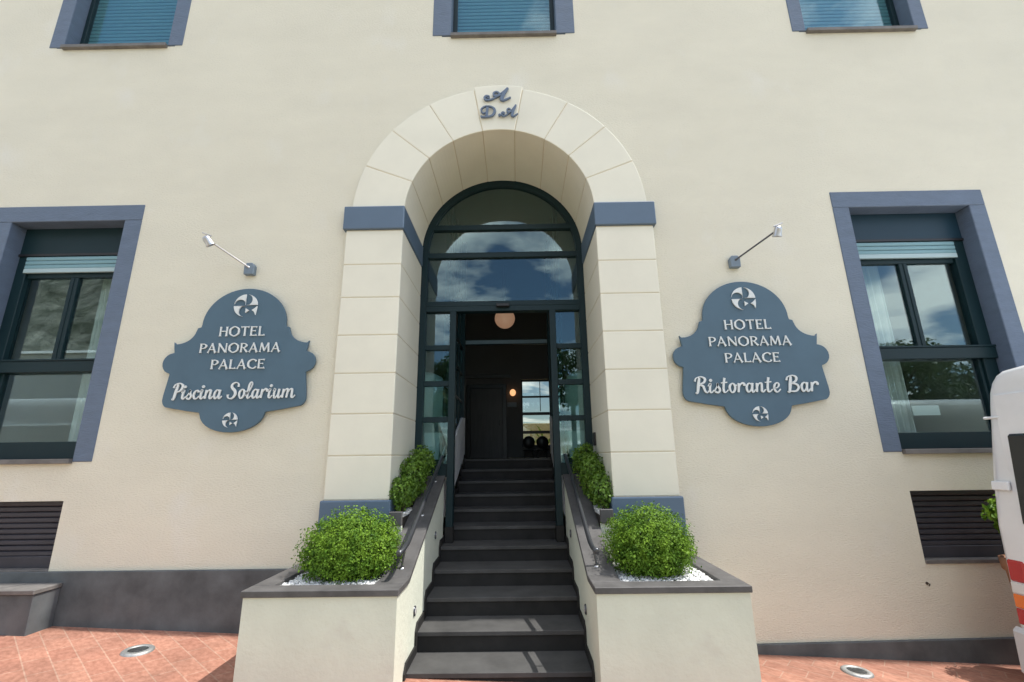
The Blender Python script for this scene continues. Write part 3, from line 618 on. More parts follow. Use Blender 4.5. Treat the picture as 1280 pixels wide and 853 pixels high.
# ------------------------------------------------------------------ planters with sloped parapets
def cope_z(y): return -0.845 if y <= 3.68 else -0.845 + 0.414*(y-3.68)
def planter(s, label):
    xi, xo = 0.667, (1.705 if s < 0 else 1.688)
    P = thing('entrance_planter', label, 'planter', (XC+s*1.2, 3.85, ground_z(XC+s*1.2)), 'rendered planters flanking the steps')
    b_ = MB()
    zb = -1.9
    plan = [(xi, 3.37), (xo, 3.37), (xo, WY-0.001), (xo-0.12, WY-0.001), (xo-0.12, 3.49), (xi+0.193, 3.49), (xi+0.193, 5.285), (xi, 5.285)]
    b_.prism([(gx(s*p[0]), p[1]) for p in plan], 'Z', zb, -0.888)
    b_.box(gx(s*0.861), gx(s*(xo-0.121)), 4.20, 4.285, zb, -0.8885)
    b_.build('planter_wall', M_stucco, P)
    w_ = MB()
    w_.prism([(3.68, -0.888), (5.285, -0.888), (5.285, cope_z(5.285)-0.044)], 'X', gx(s*xi), gx(s*(xi+0.193)))
    w_.build('parapet', M_stucco, P)
    c_ = MB(); t = 0.042
    c_.box(gx(s*0.655), gx(s*(xo+0.012)), 3.352, 3.50, -0.887, -0.845)
    c_.box(gx(s*(xo-0.135)), gx(s*(xo+0.012)), 3.501, WY-0.03, -0.887, -0.8452)
    c_.prism([(3.501, -0.887), (3.68, -0.887), (5.28, cope_z(5.28)-t), (5.28, cope_z(5.28)), (3.68, -0.8452), (3.501, -0.8452)], 'X', gx(s*0.655), gx(s*0.868))
    c_.box(gx(s*0.869), gx(s*(xo-0.136)), 4.19, WY-0.03, -0.887, -0.8454)
    c_.build('coping', M_stone, P, 0.004)
    MB().box(gx(s*0.862), gx(s*(xo-0.12)), 3.49, 4.20, zb, -0.905).build('soil', M_soil, P)
    for (y, z) in (((3.94, -1.145)), ((4.80, -0.728))):
        l_ = MB(); l_.lathe([(0.0, 0.0), (0.028, 0.0), (0.036, -0.004), (0.038, -0.012)], (gx(s*0.655), y, z), 20, Vector((-s, 0, 0)))
        l_.build('step_light', M_dsteel, P)
        MB().lathe([(0.0, 0.003), (0.02, 0.002), (0.026, 0.0)], (gx(s*0.655), y, z), 16, Vector((-s, 0, 0))).build('lens', M_clear, P.children[-1])
    return P
planter(-1, 'cream rendered planter with dark stone coping at the foot of the steps, sunlit inner parapet')
planter(1, 'cream rendered planter with dark stone coping at the foot of the steps, shaded inner parapet')

def pebbles(x0, x1, y0, y1, z, n, seed, label):
    rnd = random.Random(seed); m = MB()
    m.box(x0, x1, y0, y1, z-0.03, z-0.008)
    base = [(0,0,1),(0.89,0,0.45),(0.28,0.85,0.45),(-0.72,0.53,0.45),(-0.72,-0.53,0.45),(0.28,-0.85,0.45),(0.72,0.53,-0.45),(-0.28,0.85,-0.45),(-0.89,0,-0.45),(-0.28,-0.85,-0.45),(0.72,-0.53,-0.45),(0,0,-1)]
    fc = [(0,1,2),(0,2,3),(0,3,4),(0,4,5),(0,5,1),(1,6,2),(2,7,3),(3,8,4),(4,9,5),(5,10,1),(2,6,7),(3,7,8),(4,8,9),(5,9,10),(1,10,6),(6,11,7),(7,11,8),(8,11,9),(9,11,10),(10,11,6)]
    for _ in range(n):
        c = Vector((rnd.uniform(x0+0.01, x1-0.01), rnd.uniform(y0+0.01, y1-0.01), z+rnd.uniform(-0.006, 0.008))); r = rnd.uniform(0.007, 0.015)
        sx, sy, sz = r*rnd.uniform(0.8, 1.5), r*rnd.uniform(0.8, 1.3), r*rnd.uniform(0.6, 0.9); a = rnd.uniform(0, 6.28)
        m.add([(c.x+(p[0]*math.cos(a)-p[1]*math.sin(a))*sx, c.y+(p[0]*math.sin(a)+p[1]*math.cos(a))*sy, c.z+p[2]*sz) for p in base], fc, True)
    return tag(m.build('pebbles', M_pebble, fixn=False), label, 'pebbles', None, 'stuff')
pebbles(gx(-1.565), gx(-0.872), 3.505, 4.185, -0.872, 1500, 1, 'white marble pebbles covering the planter left of the steps')
pebbles(gx(0.872), gx(1.55), 3.505, 4.185, -0.872, 1500, 2, 'white marble pebbles covering the planter right of the steps')

# ------------------------------------------------------------------ foliage
def leaf_cloud(m, blobs, n, size, seed, shell=0.62, up=0.25, gap=17.0):
    """blobs: (center, (rx, ry, rz)); many small folded leaves through the outer part of the volume"""
    rnd = random.Random(seed); vol = [b[1][0]*b[1][1]*b[1][2] for b in blobs]; tv = sum(vol)
    for bi, (c, r) in enumerate(blobs):
        c = Vector(c)
        for _ in range(int(n*vol[bi]/tv)):
            d = Vector((rnd.gauss(0, 1), rnd.gauss(0, 1), rnd.gauss(0, 1))).normalized()
            q = rnd.random()
            k = shell + (1-shell)*q**0.6
            lump = 1 + 0.16*mnoise.noise(d*3.2+Vector((seed*3.1, 0, 0))) + 0.20*mnoise.noise(d*8.0+Vector((0, seed*1.7, 0)))
            k *= lump
            g_ = mnoise.noise(Vector((d.x*r[0], d.y*r[1], d.z*r[2]))*gap+Vector((seed*2.3, 5, 1)))
            if g_ < -0.10: k *= 0.74+0.14*rnd.random()
            if rnd.random() < 0.05: k *= 1.0+rnd.random()*0.10
            p = c + Vector((d.x*r[0], d.y*r[1], d.z*r[2]))*k
            nrm = (d + Vector((rnd.gauss(0, .55), rnd.gauss(0, .55), rnd.gauss(0, .55)+up))).normalized()
            ax = nrm.orthogonal().normalized(); ax = (Matrix.Rotation(rnd.uniform(0, 6.28), 3, nrm) @ ax); bx = nrm.cross(ax)
            L_ = size*rnd.uniform(0.7, 1.35); w = L_*rnd.uniform(0.26, 0.36); f = L_*rnd.uniform(0.05, 0.2)
            m.add([p, p+ax*L_*0.5+bx*w+nrm*f, p+ax*L_, p+ax*L_*0.5-bx*w+nrm*f], [(0, 1, 2), (0, 2, 3)])
def bush(name, label, group, blobs, n, size, seed, base, leafm):
    t = thing(name, label, 'shrub', base, group)
    m = MB(); leaf_cloud(m, blobs, n, size, seed); m.build('foliage', leafm, t, fixn=False)
    rnd = random.Random(seed+50); tw = MB()
    for (c, r) in blobs:
        for _ in range(14):
            d = Vector((rnd.gauss(0, 1), rnd.gauss(0, 1), abs(rnd.gauss(0, 1))+0.2)).normalized()
            e = Vector(c)+Vector((d.x*r[0], d.y*r[1], d.z*r[2]))*0.8; b0 = Vector((c[0]+rnd.uniform(-.03, .03), c[1]+rnd.uniform(-.03, .03), base[2]-0.01))
            tw.tube([b0, (b0+e)/2+Vector((rnd.gauss(0, .02), rnd.gauss(0, .02), 0.02)), e], [0.006, 0.004, 0.002], 5)
    tw.build('stem', M_twig, t)
    return t
bush('box_shrub', 'bright green clipped box shrub in the planter left of the steps', 'clipped shrubs along the steps',
     [((-1.305, 3.86, -0.635), (0.37, 0.34, 0.265)), ((-1.40, 3.84, -0.70), (0.31, 0.30, 0.20)), ((-1.2, 3.84, -0.70), (0.29, 0.30, 0.21)), ((-1.31, 3.80, -0.74), (0.37, 0.29, 0.17))], 36000, 0.019, 3, (-1.335, 3.85, -0.88), M_leaf)
bush('box_shrub', 'rounder bright green clipped box shrub in the planter right of the steps', 'clipped shrubs along the steps',
     [((1.01, 3.86, -0.625), (0.34, 0.33, 0.25)), ((1.08, 3.83, -0.70), (0.27, 0.29, 0.20)), ((0.99, 3.80, -0.74), (0.30, 0.28, 0.16))], 31000, 0.018, 5, (1.01, 3.85, -0.88), M_leaf)

# upper trough planters inside the arch, with their shrubs
for s, side in ((-1, 'left'), (1, 'right')):
    t = thing('trough_planter', 'narrow dark stone trough between the %s arch pillar and the sloping parapet' % side, 'planter', (gx(s*0.93), 4.7, -0.9), 'narrow troughs inside the arch')
    MB().box(gx(s*0.872), gx(s*0.986), 4.245, 4.285, -0.565, -0.45).build('stone_rim', M_stone, t, 0.004)
    MB().box(gx(s*0.872), gx(s*0.986), 5.20, 5.24, -0.565, -0.45).build('stone_rim', M_stone, t, 0.004)
    m = MB(); m.box(gx(s*0.872), gx(s*0.986), 4.26, 4.30, -1.5, -0.567); m.build('trough_wall', M_stucco, t, 0.004)
    MB().box(gx(s*0.872), gx(s*0.986), 4.286, 5.199, -0.60, -0.50).build('soil', M_soil, t)
    pebbles(gx(s*0.873), gx(s*0.985), 4.288, 5.195, -0.475, 420, 10+s, 'white marble pebbles in the narrow trough beside the %s arch pillar' % side)
    q = -0.02 if s < 0 else 0.0
    bush('trough_shrub', 'darker shaded box shrub climbing along the %s jamb of the arch' % side, 'clipped shrubs along the steps',
         [((gx(s*0.93), 4.44, -0.30), (0.12, 0.16, 0.16)), ((gx(s*0.905), 4.76, -0.16), (0.13, 0.19, 0.19)), ((gx(s*0.87), 5.04, -0.04), (0.13, 0.16, 0.18)), ((gx(s*0.91), 4.9, -0.3), (0.10, 0.3, 0.15))],
         6000, 0.031, 21+s, (gx(s*0.93), 4.7, -0.48), M_leaf2)

# handrails
for s, side in ((-1, 'left'), (1, 'right')):
    t = thing('handrail', 'dark tubular metal handrail running up the %s parapet of the steps' % side, 'handrail', (gx(s*0.69), 3.7, -0.845), 'handrails on the parapets')
    x = gx(s*0.692)
    pts = [(x+s*0.02, 3.555, -0.662), (x, 3.60, -0.640), (x, 3.72, -0.622), (x, 3.82, -0.585), (x, 4.0, -0.505), (x, 5.26, 0.02)]
    MB().tube(pts, 0.018, 12).build('rail', M_dsteel, t)
    for y in (3.78, 4.5, 5.15):
        zt = -0.60 if y < 3.9 else -0.505+(y-4.0)*0.4167
        MB().tube([(x, y, zt), (x+s*0.03, y, zt-0.06), (x+s*0.05, y, cope_z(y)+0.004)], 0.008, 8).build('bracket', M_dsteel, t)
        MB().lathe([(0.0, 0.006), (0.018, 0.006), (0.020, 0.0)], (x+s*0.05, y, cope_z(y)-0.001), 14, Vector((0, -0.38 if y > 3.7 else 0, 1))).build('bracket_base', M_steel, t)
    MB().lathe([(0.0, 0.004), (0.018, 0.003), (0.022, 0.0), (0.022, -0.02)], pts[0], 12, Vector((0, -1, -0.3))).build('end_cap', M_dsteel, t)

# ------------------------------------------------------------------ hanging signs
def sign_half():
    p = [(0.0, 0.72)]
    p += [(0.42*math.sin(R(a)), 0.345+0.375*math.cos(R(a))) for a in range(6, 91, 6)]
    p += [(0.425, 0.318), (0.458, 0.308), (0.462, 0.29)]
    p += [(0.655-0.19*math.cos(R(a)), 0.30-0.155*math.sin(R(a))) for a in range(8, 90, 9)]
    p += [(0.672, 0.168), (0.662, 0.11), (0.652, 0.058)]
    p += [(0.648+0.104*math.cos(R(a)), -0.046+0.104*math.sin(R(a))) for a in range(80, -81, -16)]
    p += [(0.664, -0.16), (0.690, -0.36)]
    p += [(0.625+0.068*math.cos(R(a)), -0.395-0.085*math.sin(R(a))) for a in range(10, 91, 16)]
    p += [(0.45, -0.512), (0.315, -0.532)]
    p += [(0.31*math.cos(R(a)), -0.53-0.19*math.sin(R(a))) for a in range(8, 91, 8)]
    return p
def pinwheel(m, cx, cz, r, y, d):
    def pr(pts): m.prism([(cx+p[0]*r, cz+p[1]*r) for p in pts], 'Y', y, y+d)
    q = 0.04
    k = 12; o_ = [(math.cos(R(93+79*i/k)), math.sin(R(93+79*i/k))) for i in range(k+1)]
    n_ = [(-0.5+0.5*math.cos(R(170*i/k)), 0.06+0.48*math.sin(R(170*i/k))) for i in range(k+1)]
    n_ = [(min(p[0], -q), p[1]) for p in n_]; o_ = [(min(p[0], -q), p[1]) for p in o_]
    for ang in (0, -90, 90):
        ca, sa = math.cos(R(ang)), math.sin(R(ang)); vs = []
        for yy in (y, y+d):
            for P in (o_, n_): vs += [(cx+(p[0]*ca-p[1]*sa)*r, yy, cz+(p[0]*sa+p[1]*ca)*r) for p in P]
        K = k+1; fs = []
        for i in range(k): fs += [(i, i+1, K+i+1, K+i), (2*K+i, 3*K+i, 3*K+i+1, 2*K+i+1), (i, 2*K+i, 2*K+i+1, i+1), (K+i, K+i+1, 3*K+i+1, 3*K+i)]
        fs += [(0, K, 3*K, 2*K), (k, 2*K+k, 3*K+k, K+k)]
        m.add(vs, fs)
    pr([(q, -0.25), (0.34, -0.44), (q, -0.66)])
    pr([(0.56, -0.42), (0.80, -0.26), (1.0, -0.06), (0.98, -0.4), (0.92, -0.86), (0.78, -0.58)])
def sign(cx, cz, label, words, ww, cat='sign'):
    y = WY-0.050
    t = thing('hotel_sign', label, cat, (cx, WY-0.02, cz), 'shaped blue signs beside the arch')
    hp = sign_half(); poly = [(cx+x, cz+z) for x, z in hp] + [(cx-x, cz+z) for x, z in reversed(hp[1:-1])]
    MB().prism(poly, 'Y', y, y+0.028).build('board', M_sign, t, 0.003)
    for dx in (-0.35, 0.35): MB().box(cx+dx-0.03, cx+dx+0.03, y+0.0285, WY+0.001, cz-0.3, cz+0.28).build('spacer', M_signedge, t)
    yl = y-0.016; dp = 0.0115
    for (wd, fo, dz_, hh, w_, sl__, tr_) in (('HOTEL', CAP, 0.218, 0.096, 0.455, 0, 0.13), ('PANORAMA', CAP, 0.052, 0.092, 0.80, 0, 0.12), ('PALACE', CAP, -0.112, 0.092, 0.53, 0, 0.10), (words, SCR, -0.400, 0.150, ww, 0.10, 0)):
        l = MB(); text_mesh(l, wd, fo, cx, cz+dz_, hh, w_, yl, dp, slant=sl__*0.5, space=0.34, track=tr_); l.build('lettering', M_white, t)
    e = MB(); pinwheel(e, cx, cz+0.535, 0.118, yl, dp); e.build('emblem', M_white, t)
    e = MB(); pinwheel(e, cx, cz-0.605, 0.070, yl, dp); e.build('emblem', M_white, t)
    return t
sign(-2.712, 0.984, 'blue shaped hotel sign reading Piscina Solarium, left of the arch', 'Piscina Solarium', 1.19)
sign(2.275, 0.972, 'blue shaped hotel sign reading Ristorante Bar, right of the arch', 'Ristorante Bar', 1.17)

# lamps over the signs
def pixray(x, y): return (fw*569 + rt*(x-640) + up*(426.5-y)).normalized()
def lamp(bx, bz, s, label):
    t = thing('sign_spotlight', label, 'lamp', (bx, WY, bz), 'spotlights over the signs')
    m = MB(); m.prism([(bx-0.05, bz-0.065), (bx+0.05, bz-0.065), (bx+0.052, bz+0.03), (bx+0.03, bz+0.062), (bx-0.03, bz+0.062), (bx-0.052, bz+0.03)], 'Y', WY-0.06, WY-0.0005)
    m.build('wall_mount', M_bracket, t, 0.008, 2)
    p0 = Vector((bx, WY-0.05, bz+0.01)); p1 = Vector((bx+s*0.22, WY-0.62, bz-0.01+0.0))
    p1 = LAMP_TIP[s]
    MB().tube([p0, p0+(p1-p0)*0.06, p1], [0.015, 0.0085, 0.0085], 8).build('arm', M_dsteel if s > 0 else M_steel, t)
    ax = (Vector((0.42, 0.5, -0.8)) if s < 0 else Vector((-0.06, 0.45, -1))).normalized()
    hd = MB(); hd.lathe([(0.0, -0.030), (0.022, -0.029), (0.032, -0.018), (0.035, 0.0), (0.036, 0.045), (0.043, 0.062), (0.043, 0.068), (0.034, 0.066), (0.028, 0.04), (0.0, 0.04)], p1, 20, ax)
    hd.build('lamp_head', M_steel, t)
    MB().lathe([(0.0, 0.055), (0.031, 0.057)], p1, 16, ax).build('lens', M_clear, t.children[-1])
    k = MB(); k.tube([p1+Vector((-0.04*s, 0, 0.03)), p1+Vector((0.045*s, -0.01, 0.062))], 0.007, 6); k.build('yoke', M_steel, t)
def on_plane_y(px, py, Y):
    d = pixray(px, py); return d*(Y/d.y)
LAMP_TIP = {-1: on_plane_y(258.5, 299, WY-0.42), 1: on_plane_y(972.5, 287, WY-0.42)}
lamp(-2.738, 1.925, -1, 'steel spotlight on a thin arm above the Piscina Solarium sign')
lamp(2.253, 1.915, 1, 'steel spotlight on a thin arm above the Ristorante Bar sign')

# ------------------------------------------------------------------ small things on the front
t = thing('stone_bench', 'low dark stone block with grey slab top under the basement grille', 'bench', (-4.6, 4.2, ground_z(-4.6)))
MB().box(-6.2, -4.012, 4.115, WY-0.036, -1.8, -1.045).build('bench_body', M_plinth, t, 0.005)
m = MB(); m.box(-6.2, -4.31, 4.095, WY-0.036, -1.043, -1.008); m.box(-4.306, -4.0, 4.095, WY-0.036, -1.043, -1.0085); m.build('bench_slab', M_sill, t, 0.004)
def ground_light(x, y, label):
    z = gz(x, y)+0.004
    t = thing('ground_light', label, 'ground light', (x, y, z), 'round lights set into the paving')
    ax = Vector((0.0445, 0, 1))
    MB().lathe([(0.108, -0.01), (0.106, 0.006), (0.094, 0.014), (0.068, 0.014), (0.065, 0.008)], (x, y, z), 32, ax).build('ring', M_ring, t)
    MB().lathe([(0.0, 0.010), (0.066, 0.010)], (x, y, z), 32, ax).build('lens', M_lens, t)
ground_light(-2.93, 3.93, 'round steel rimmed light in the red paving near the stone bench')
ground_light(2.60, 4.08, 'round steel rimmed light in the red paving near the white van')
t = thing('wall_tap', 'small brown hook fixing on the wall under the grille beside the van', 'wall hook', (3.53, WY, -1.1))
px_ = on_plane_y(1161, 730, WY-0.02)
t.location = (px_.x, WY, px_.z)
m = MB(); m.lathe([(0.0, 0.010), (0.010, 0.008), (0.012, 0.0)], (px_.x, WY, px_.z), 12, Vector((0, -1, 0))); m.tube([(px_.x, WY-0.01, px_.z), (px_.x, WY-0.03, px_.z), (px_.x-0.012, WY-0.035, px_.z-0.014)], 0.005, 6)
m.build('hook', M_twig, t)
t = on_plane_y(736.5, 549, 5.1)
tag(MB().box(gx(1.010-0.022), gx(1.012), 5.06, 5.14, t.z-0.07, t.z+0.07).build('intercom', M_black, None, 0.006), 'small black intercom box on the right jamb beside the glazed screen', 'intercom')

# ------------------------------------------------------------------ lobby contents
t = thing('globe_lamp', 'round frosted globe lamp glowing faintly in the lobby above the doorway', 'lamp', (-0.185, 8.2, 3.6))
gp = on_plane_y(631, 398.5, 8.2)
t.location = (gp.x, 8.2, 3.6)
MB().lathe([(0.19*math.sin(R(a)), 0.19*math.cos(R(a))) for a in range(0, 181, 10)], gp, 28).build('globe', M_globe, t)
MB().tube([(gp.x, 8.2, gp.z+0.15), (gp.x, 8.2, 3.6)], 0.012, 8).build('stem', M_steel, t)
t = thing('wall_sconce', 'small lit wall lamp glowing orange on the lobby back wall', 'lamp', (-0.08, 9.95, 1.38))
sp = on_plane_y(641, 491, 9.88); t.location = (sp.x, 9.955, sp.z)
MB().lathe([(0.065*math.sin(R(a)), -0.075*math.cos(R(a))) for a in range(0, 181, 15)], sp, 18).build('lamp_shade', M_sconce, t)
MB().box(sp.x-0.03, sp.x+0.03, 9.9, 9.955, sp.z-0.05, sp.z+0.05).build('wall_mount', M_dsteel, t)
sp2 = on_plane_y(640, 506, 9.93)
tag(MB().box(sp2.x-0.10, sp2.x+0.10, 9.93, 9.955, sp2.z-0.05, sp2.z+0.05).build('wall_plaque', M_bracket, None, 0.004), 'small grey plaque on the lobby wall under the lit wall lamp', 'plaque')
for s, side in ((-1, 'left'), (1, 'right')):
    t = thing('ceramic_urn', 'tall pale ceramic urn behind the %s side glass of the entrance' % side, 'urn', (gx(s*1.07), 5.95, -0.01), 'urns inside the entrance')
    c = (gx(s*1.07), 5.95, -0.01)
    MB().lathe([(0.0, 0.0), (0.14, 0.0), (0.16, 0.03), (0.17, 0.2), (0.26, 0.42), (0.33, 0.62), (0.345, 0.78), (0.32, 0.90), (0.27, 0.955)], c, 36).build('urn_body', M_urn, t)
    MB().lathe([(0.275, 0.958), (0.28, 0.985), (0.24, 1.05), (0.14, 1.10), (0.0, 1.115)], c, 36).build('lid', M_urn, t)
    t = thing('white_planter_box', 'white square box planter low behind the %s side glass' % side, 'planter', (gx(s*0.80), 5.62, -0.01), 'box planters inside the entrance')
    m = MB(); cx, cy = gx(s*0.85), 5.58
    m.add([(cx-0.075, cy-0.075, -0.01), (cx+0.075, cy-0.075, -0.01), (cx+0.075, cy+0.075, -0.01), (cx-0.075, cy+0.075, -0.01), (cx-0.10, cy-0.10, 0.30), (cx+0.10, cy-0.10, 0.30), (cx+0.10, cy+0.10, 0.30), (cx-0.10, cy+0.10, 0.30)],
          [(0,3,2,1), (0,1,5,4), (1,2,6,5), (2,3,7,6), (3,0,4,7)])
    m.build('box_body', M_panelw, t); MB().box(cx-0.09, cx+0.09, cy-0.09, cy+0.09, 0.25, 0.27).build('soil', M_soil, t)
for i, (px, py) in enumerate(((661, 553), (678, 553))):
    c = on_plane_y(px, py, 9.45)
    t = thing('round_back_chair', 'dark low chair with round back under the lobby window, ' + ('nearer the lobby door' if i == 0 else 'nearer the glass doorway edge'), 'chair', (c.x, 9.35, -0.01), 'chairs by the lobby window')
    MB().lathe([(0.0, 0.02), (0.115, 0.02), (0.125, 0.0), (0.115, -0.02), (0.0, -0.02)], (c.x, 9.45, c.z), 24, Vector((0, 1, 0))).build('backrest', M_black, t)
    MB().lathe([(0.0, 0.17), (0.12, 0.165), (0.125, 0.14), (0.0, 0.14)], (c.x, 9.58, -0.01), 24).build('seat', M_black, t)
    for dx, dy in ((-.09, -.09), (.09, -.09), (-.09, .09), (.09, .09)): MB().tube([(c.x+dx, 9.58+dy, -0.01), (c.x+dx*0.9, 9.58+dy*0.9, 0.14)], 0.01, 6).build('leg', M_black, t)
    MB().tube([(c.x, 9.46, 0.14), (c.x, 9.455, c.z-0.1)], 0.012, 6).build('back_post', M_black, t)

# terrace behind the lobby window
tag(MB().box(-5, 6, 10.31, 18, -1.9, -0.05).build('terrace', M_asph), kind='structure')
tag(MB().box(-4.5, 5.5, 14.0, 14.2, -0.05, 1.0).build('garden_wall', M_terr, None, 0.01), 'low yellow garden wall seen through the far lobby window', 'wall')
t = thing('potted_palm', 'small palm plant outside the far lobby window', 'plant', (0.75, 12.8, -0.05))
MB().lathe([(0.0, 0.0), (0.14, 0.0), (0.2, 0.3), (0.21, 0.32), (0.17, 0.32), (0.16, 0.29), (0.0, 0.29)], (0.75, 12.8, -0.05), 20).build('pot', M_pot, t)
m = MB(); rnd = random.Random(4)
for i in range(26):
    a = rnd.uniform(0, 6.28); ln = rnd.uniform(0.5, 0.85); e = rnd.uniform(0.5, 1.2); pp = []
    for j in range(7):
        q = j/6; pp.append(Vector((0.75+math.cos(a)*ln*q*math.cos(e*(1-q*.7)), 12.8+math.sin(a)*ln*q*math.cos(e*(1-q*.7)), 0.25+ln*math.sin(e)*q*1.3-0.5*q*q*ln)))
    sd_ = Vector((-math.sin(a), math.cos(a), 0))*0.03
    m.add([p+sd_*(1-abs(2*k/6-1)*0.8) for k, p in enumerate(pp)]+[p-sd_*(1-abs(2*k/6-1)*0.8) for k, p in enumerate(pp)], [(k, k+1, 8+k, 7+k) for k in range(6)])
m.build('leaves', M_palm, t, fixn=False)

# ------------------------------------------------------------------ white van, parked along the wall
def make_van(name, label, ox, oy, oz, group=None, flip=1):
    """rear at x = ox, far side at y = oy; length runs to +x, width to -y"""
    t = thing(name, label, 'van', (ox+2.4, oy-0.95, oz), group)
    W_, Hh = 1.92, 2.33
    def X(z): return ox + 0.045*z + (0.08*max(0, z-1.35))          # raked rear
    prof = [(0.03, 0.20), (0.0, 0.50), (0.0, 1.15), (0.03, 1.5), (0.07, 1.9), (0.085, 2.06), (0.10, 2.16), (0.125, 2.23), (0.165, 2.28), (0.22, 2.31), (0.42, 2.33), (0.7, 2.335)]   # (inset, z)
    ring = [(oy-i_, oz+z) for i_, z in prof] + [(oy-W_+i_, oz+z) for i_, z in reversed(prof)]
    # (distance from rear, roof scale, inset)
    secs = [(0.0, 1, 0.06), (0.012, 1, 0.03), (0.035, 1, 0.01), (0.08, 1, 0.0), (1.5, 1, 0), (3.6, 1, 0), (4.05, 0.975, 0.0), (4.45, 0.74, 0.02), (4.95, 0.55, 0.05), (5.25, 0.47, 0.12), (5.33, 0.40, 0.2)]
    vs = []; n = len(ring)
    for (dx, k, ins) in secs:
        for (y, z) in ring:
            zz = (z-oz); zz = zz if zz < 0.9*k*1.0 and k == 1 else 0.36+(zz-0.36)*((Hh*k-0.36)/(Hh-0.36))
            yc = oy-W_/2; yy = yc+(y-yc)*(1-ins/(W_/2)); zt = oz+zz-(ins*0.6 if zz > 1.8 else 0)
            rake = (0.045*zz+0.08*max(0, zz-1.35)) if dx < 1 else 0
            vs.append((ox+dx+rake, yy, zt))
    fs = [(i*n+j, i*n+(j+1) % n, (i+1)*n+(j+1) % n, (i+1)*n+j) for i in range(len(secs)-1) for j in range(n)]
    fs += [list(range(n)), [(len(secs)-1)*n+j for j in range(n-1, -1, -1)]]
    m = MB(); m.add(vs, fs, True); body = m.build('body', M_van, t)
    em = body.modifiers.new('edge', 'EDGE_SPLIT'); em.split_angle = R(50)
    def rear(y0, y1, z0, z1, d, name_, mm, bev=0.0, pushed=0.0, par=None):
        m = MB(); vs = []
        for dd in (pushed-d, pushed+0.012):
            for (y, z) in ((y0, z0), (y1, z0), (y1, z1), (y0, z1)): vs.append((X(z)+dd, oy-y, oz+z))
        m.add(vs, [(0,1,2,3), (7,6,5,4), (0,4,5,1), (1,5,6,2), (2,6,7,3), (3,7,4,0)])
        return m.build(name_, mm, par or t, bev)
    # rear doors with windows, seams, hinges
    for (a, b) in ((0.155, 0.95), (0.97, 1.765)):
        d_ = rear(a, b, 0.50, 2.13, 0.010, 'rear_door', M_van, 0.02)
        wa, wb = (a+0.07, b-0.10) if a < 0.5 else (a+0.10, b-0.07)
        rear(wa, wb, 1.17, 1.82, 0.02, 'door_window', M_vglass, 0.025, 0, d_)
        hy = (a-0.10, a+0.03) if a < 0.5 else (b-0.03, b+0.10)
        for hz in (1.405, 1.94): rear(hy[0], hy[1], hz, hz+(0.068 if hz < 1.6 else 0.022), (0.016 if hz < 1.6 else 0.008), 'hinge', M_van, 0.008, 0, d_)
    rear(0.93, 0.99, 1.0, 1.12, 0.03, 'door_handle', M_black, 0.008)
    for y in (0.045, W_-0.165):
        tl = rear(y, y+0.123, 0.765, 0.915, 0.012, 'tail_light', M_red, 0.012)
        rear(y, y+0.123, 0.685, 0.760, 0.012, 'reversing_lens', M_clear, 0.006, 0, tl)
        rear(y, y+0.123, 0.590, 0.680, 0.012, 'indicator_lens', M_orange, 0.006, 0, tl)
        rear(y, y+0.123, 0.480, 0.585, 0.012, 'brake_lens', M_red, 0.006, 0, tl)
    rear(0.0, W_, 0.14, 0.46, 0.05, 'bumper', M_vplas, 0.03)
    for sy in (oy+0.0, oy-W_):
        o_ = 0.004 if sy == oy else -0.004
        m = MB(); yy0 = sy+o_-0.012; yy1 = sy+o_+0.0
        for (a, b) in ((0.45, 1.75), (1.85, 3.1)):
            m.prism([(ox+a, oz+1.25), (ox+b, oz+1.25), (ox+b, oz+1.84), (ox+a, oz+1.84)], 'Y', sy-(0.075 if sy == oy else -0.075)+o_, sy-(0.03 if sy == oy else -0.03)+o_)
        m.build('panel_seam', M_van, t, 0.01)
        m = MB(); m.prism([(ox+3.3, oz+1.2), (ox+4.3, oz+1.2), (ox+4.05, oz+1.8), (ox+3.3, oz+1.84)], 'Y', sy-(0.075 if sy == oy else -0.075)+o_, sy-(0.02 if sy == oy else -0.02)+o_)
        m.build('cab_window', M_vglass, t, 0.01)
        m = MB(); m.box(ox+0.3, ox+4.9, sy-0.02, sy+0.02, oz+0.56, oz+0.66); m.build('side_moulding', M_vplas, t, 0.008)
        for wx in (1.0, 4.3):
            w_ = MB().lathe([(0.18, -0.10), (0.31, -0.10), (0.34, -0.06), (0.34, 0.06), (0.31, 0.10), (0.18, 0.10)], (ox+wx, sy-(0.10 if sy == oy else -0.10), oz+0.335), 28, Vector((0, 1, 0))).build('wheel', M_rubber, t)
            MB().lathe([(0.0, -0.085), (0.18, -0.085), (0.19, 0.0), (0.18, 0.085), (0.0, 0.085)], (ox+wx, sy-(0.10 if sy == oy else -0.10), oz+0.335), 20, Vector((0, 1, 0))).build('rim', M_steel, w_)
    m = MB(); m.prism([(oy-0.25, oz+1.28), (oy-W_+0.25, oz+1.28), (oy-W_+0.32, oz+1.85), (oy-0.32, oz+1.85)], 'X', 0, 0.02)
    m.v = [(ox+4.74-(v[2]-oz-1.28)*0.93+v[0]*1.0, v[1], v[2]) for v in m.v]; m.build('windscreen', M_vglass, t)
    for y in (oy-0.2, oy-W_+0.2): MB().box(ox+5.16, ox+5.3, y-0.13, y+0.13, oz+0.68, oz+0.88).build('headlight', M_clear, t, 0.02)
    return t
make_van('parked_van', 'white van parked along the wall at the right, red and orange tail light showing', 3.61, 3.80, -1.695)
p = on_plane_y(1238, 645, 4.13)
t = thing('potted_shrub', 'leafy green potted shrub between the wall and the white van', 'plant', (4.21, 4.12, gz(4.12, 4.12)))
zb = gz(4.12, 4.12)
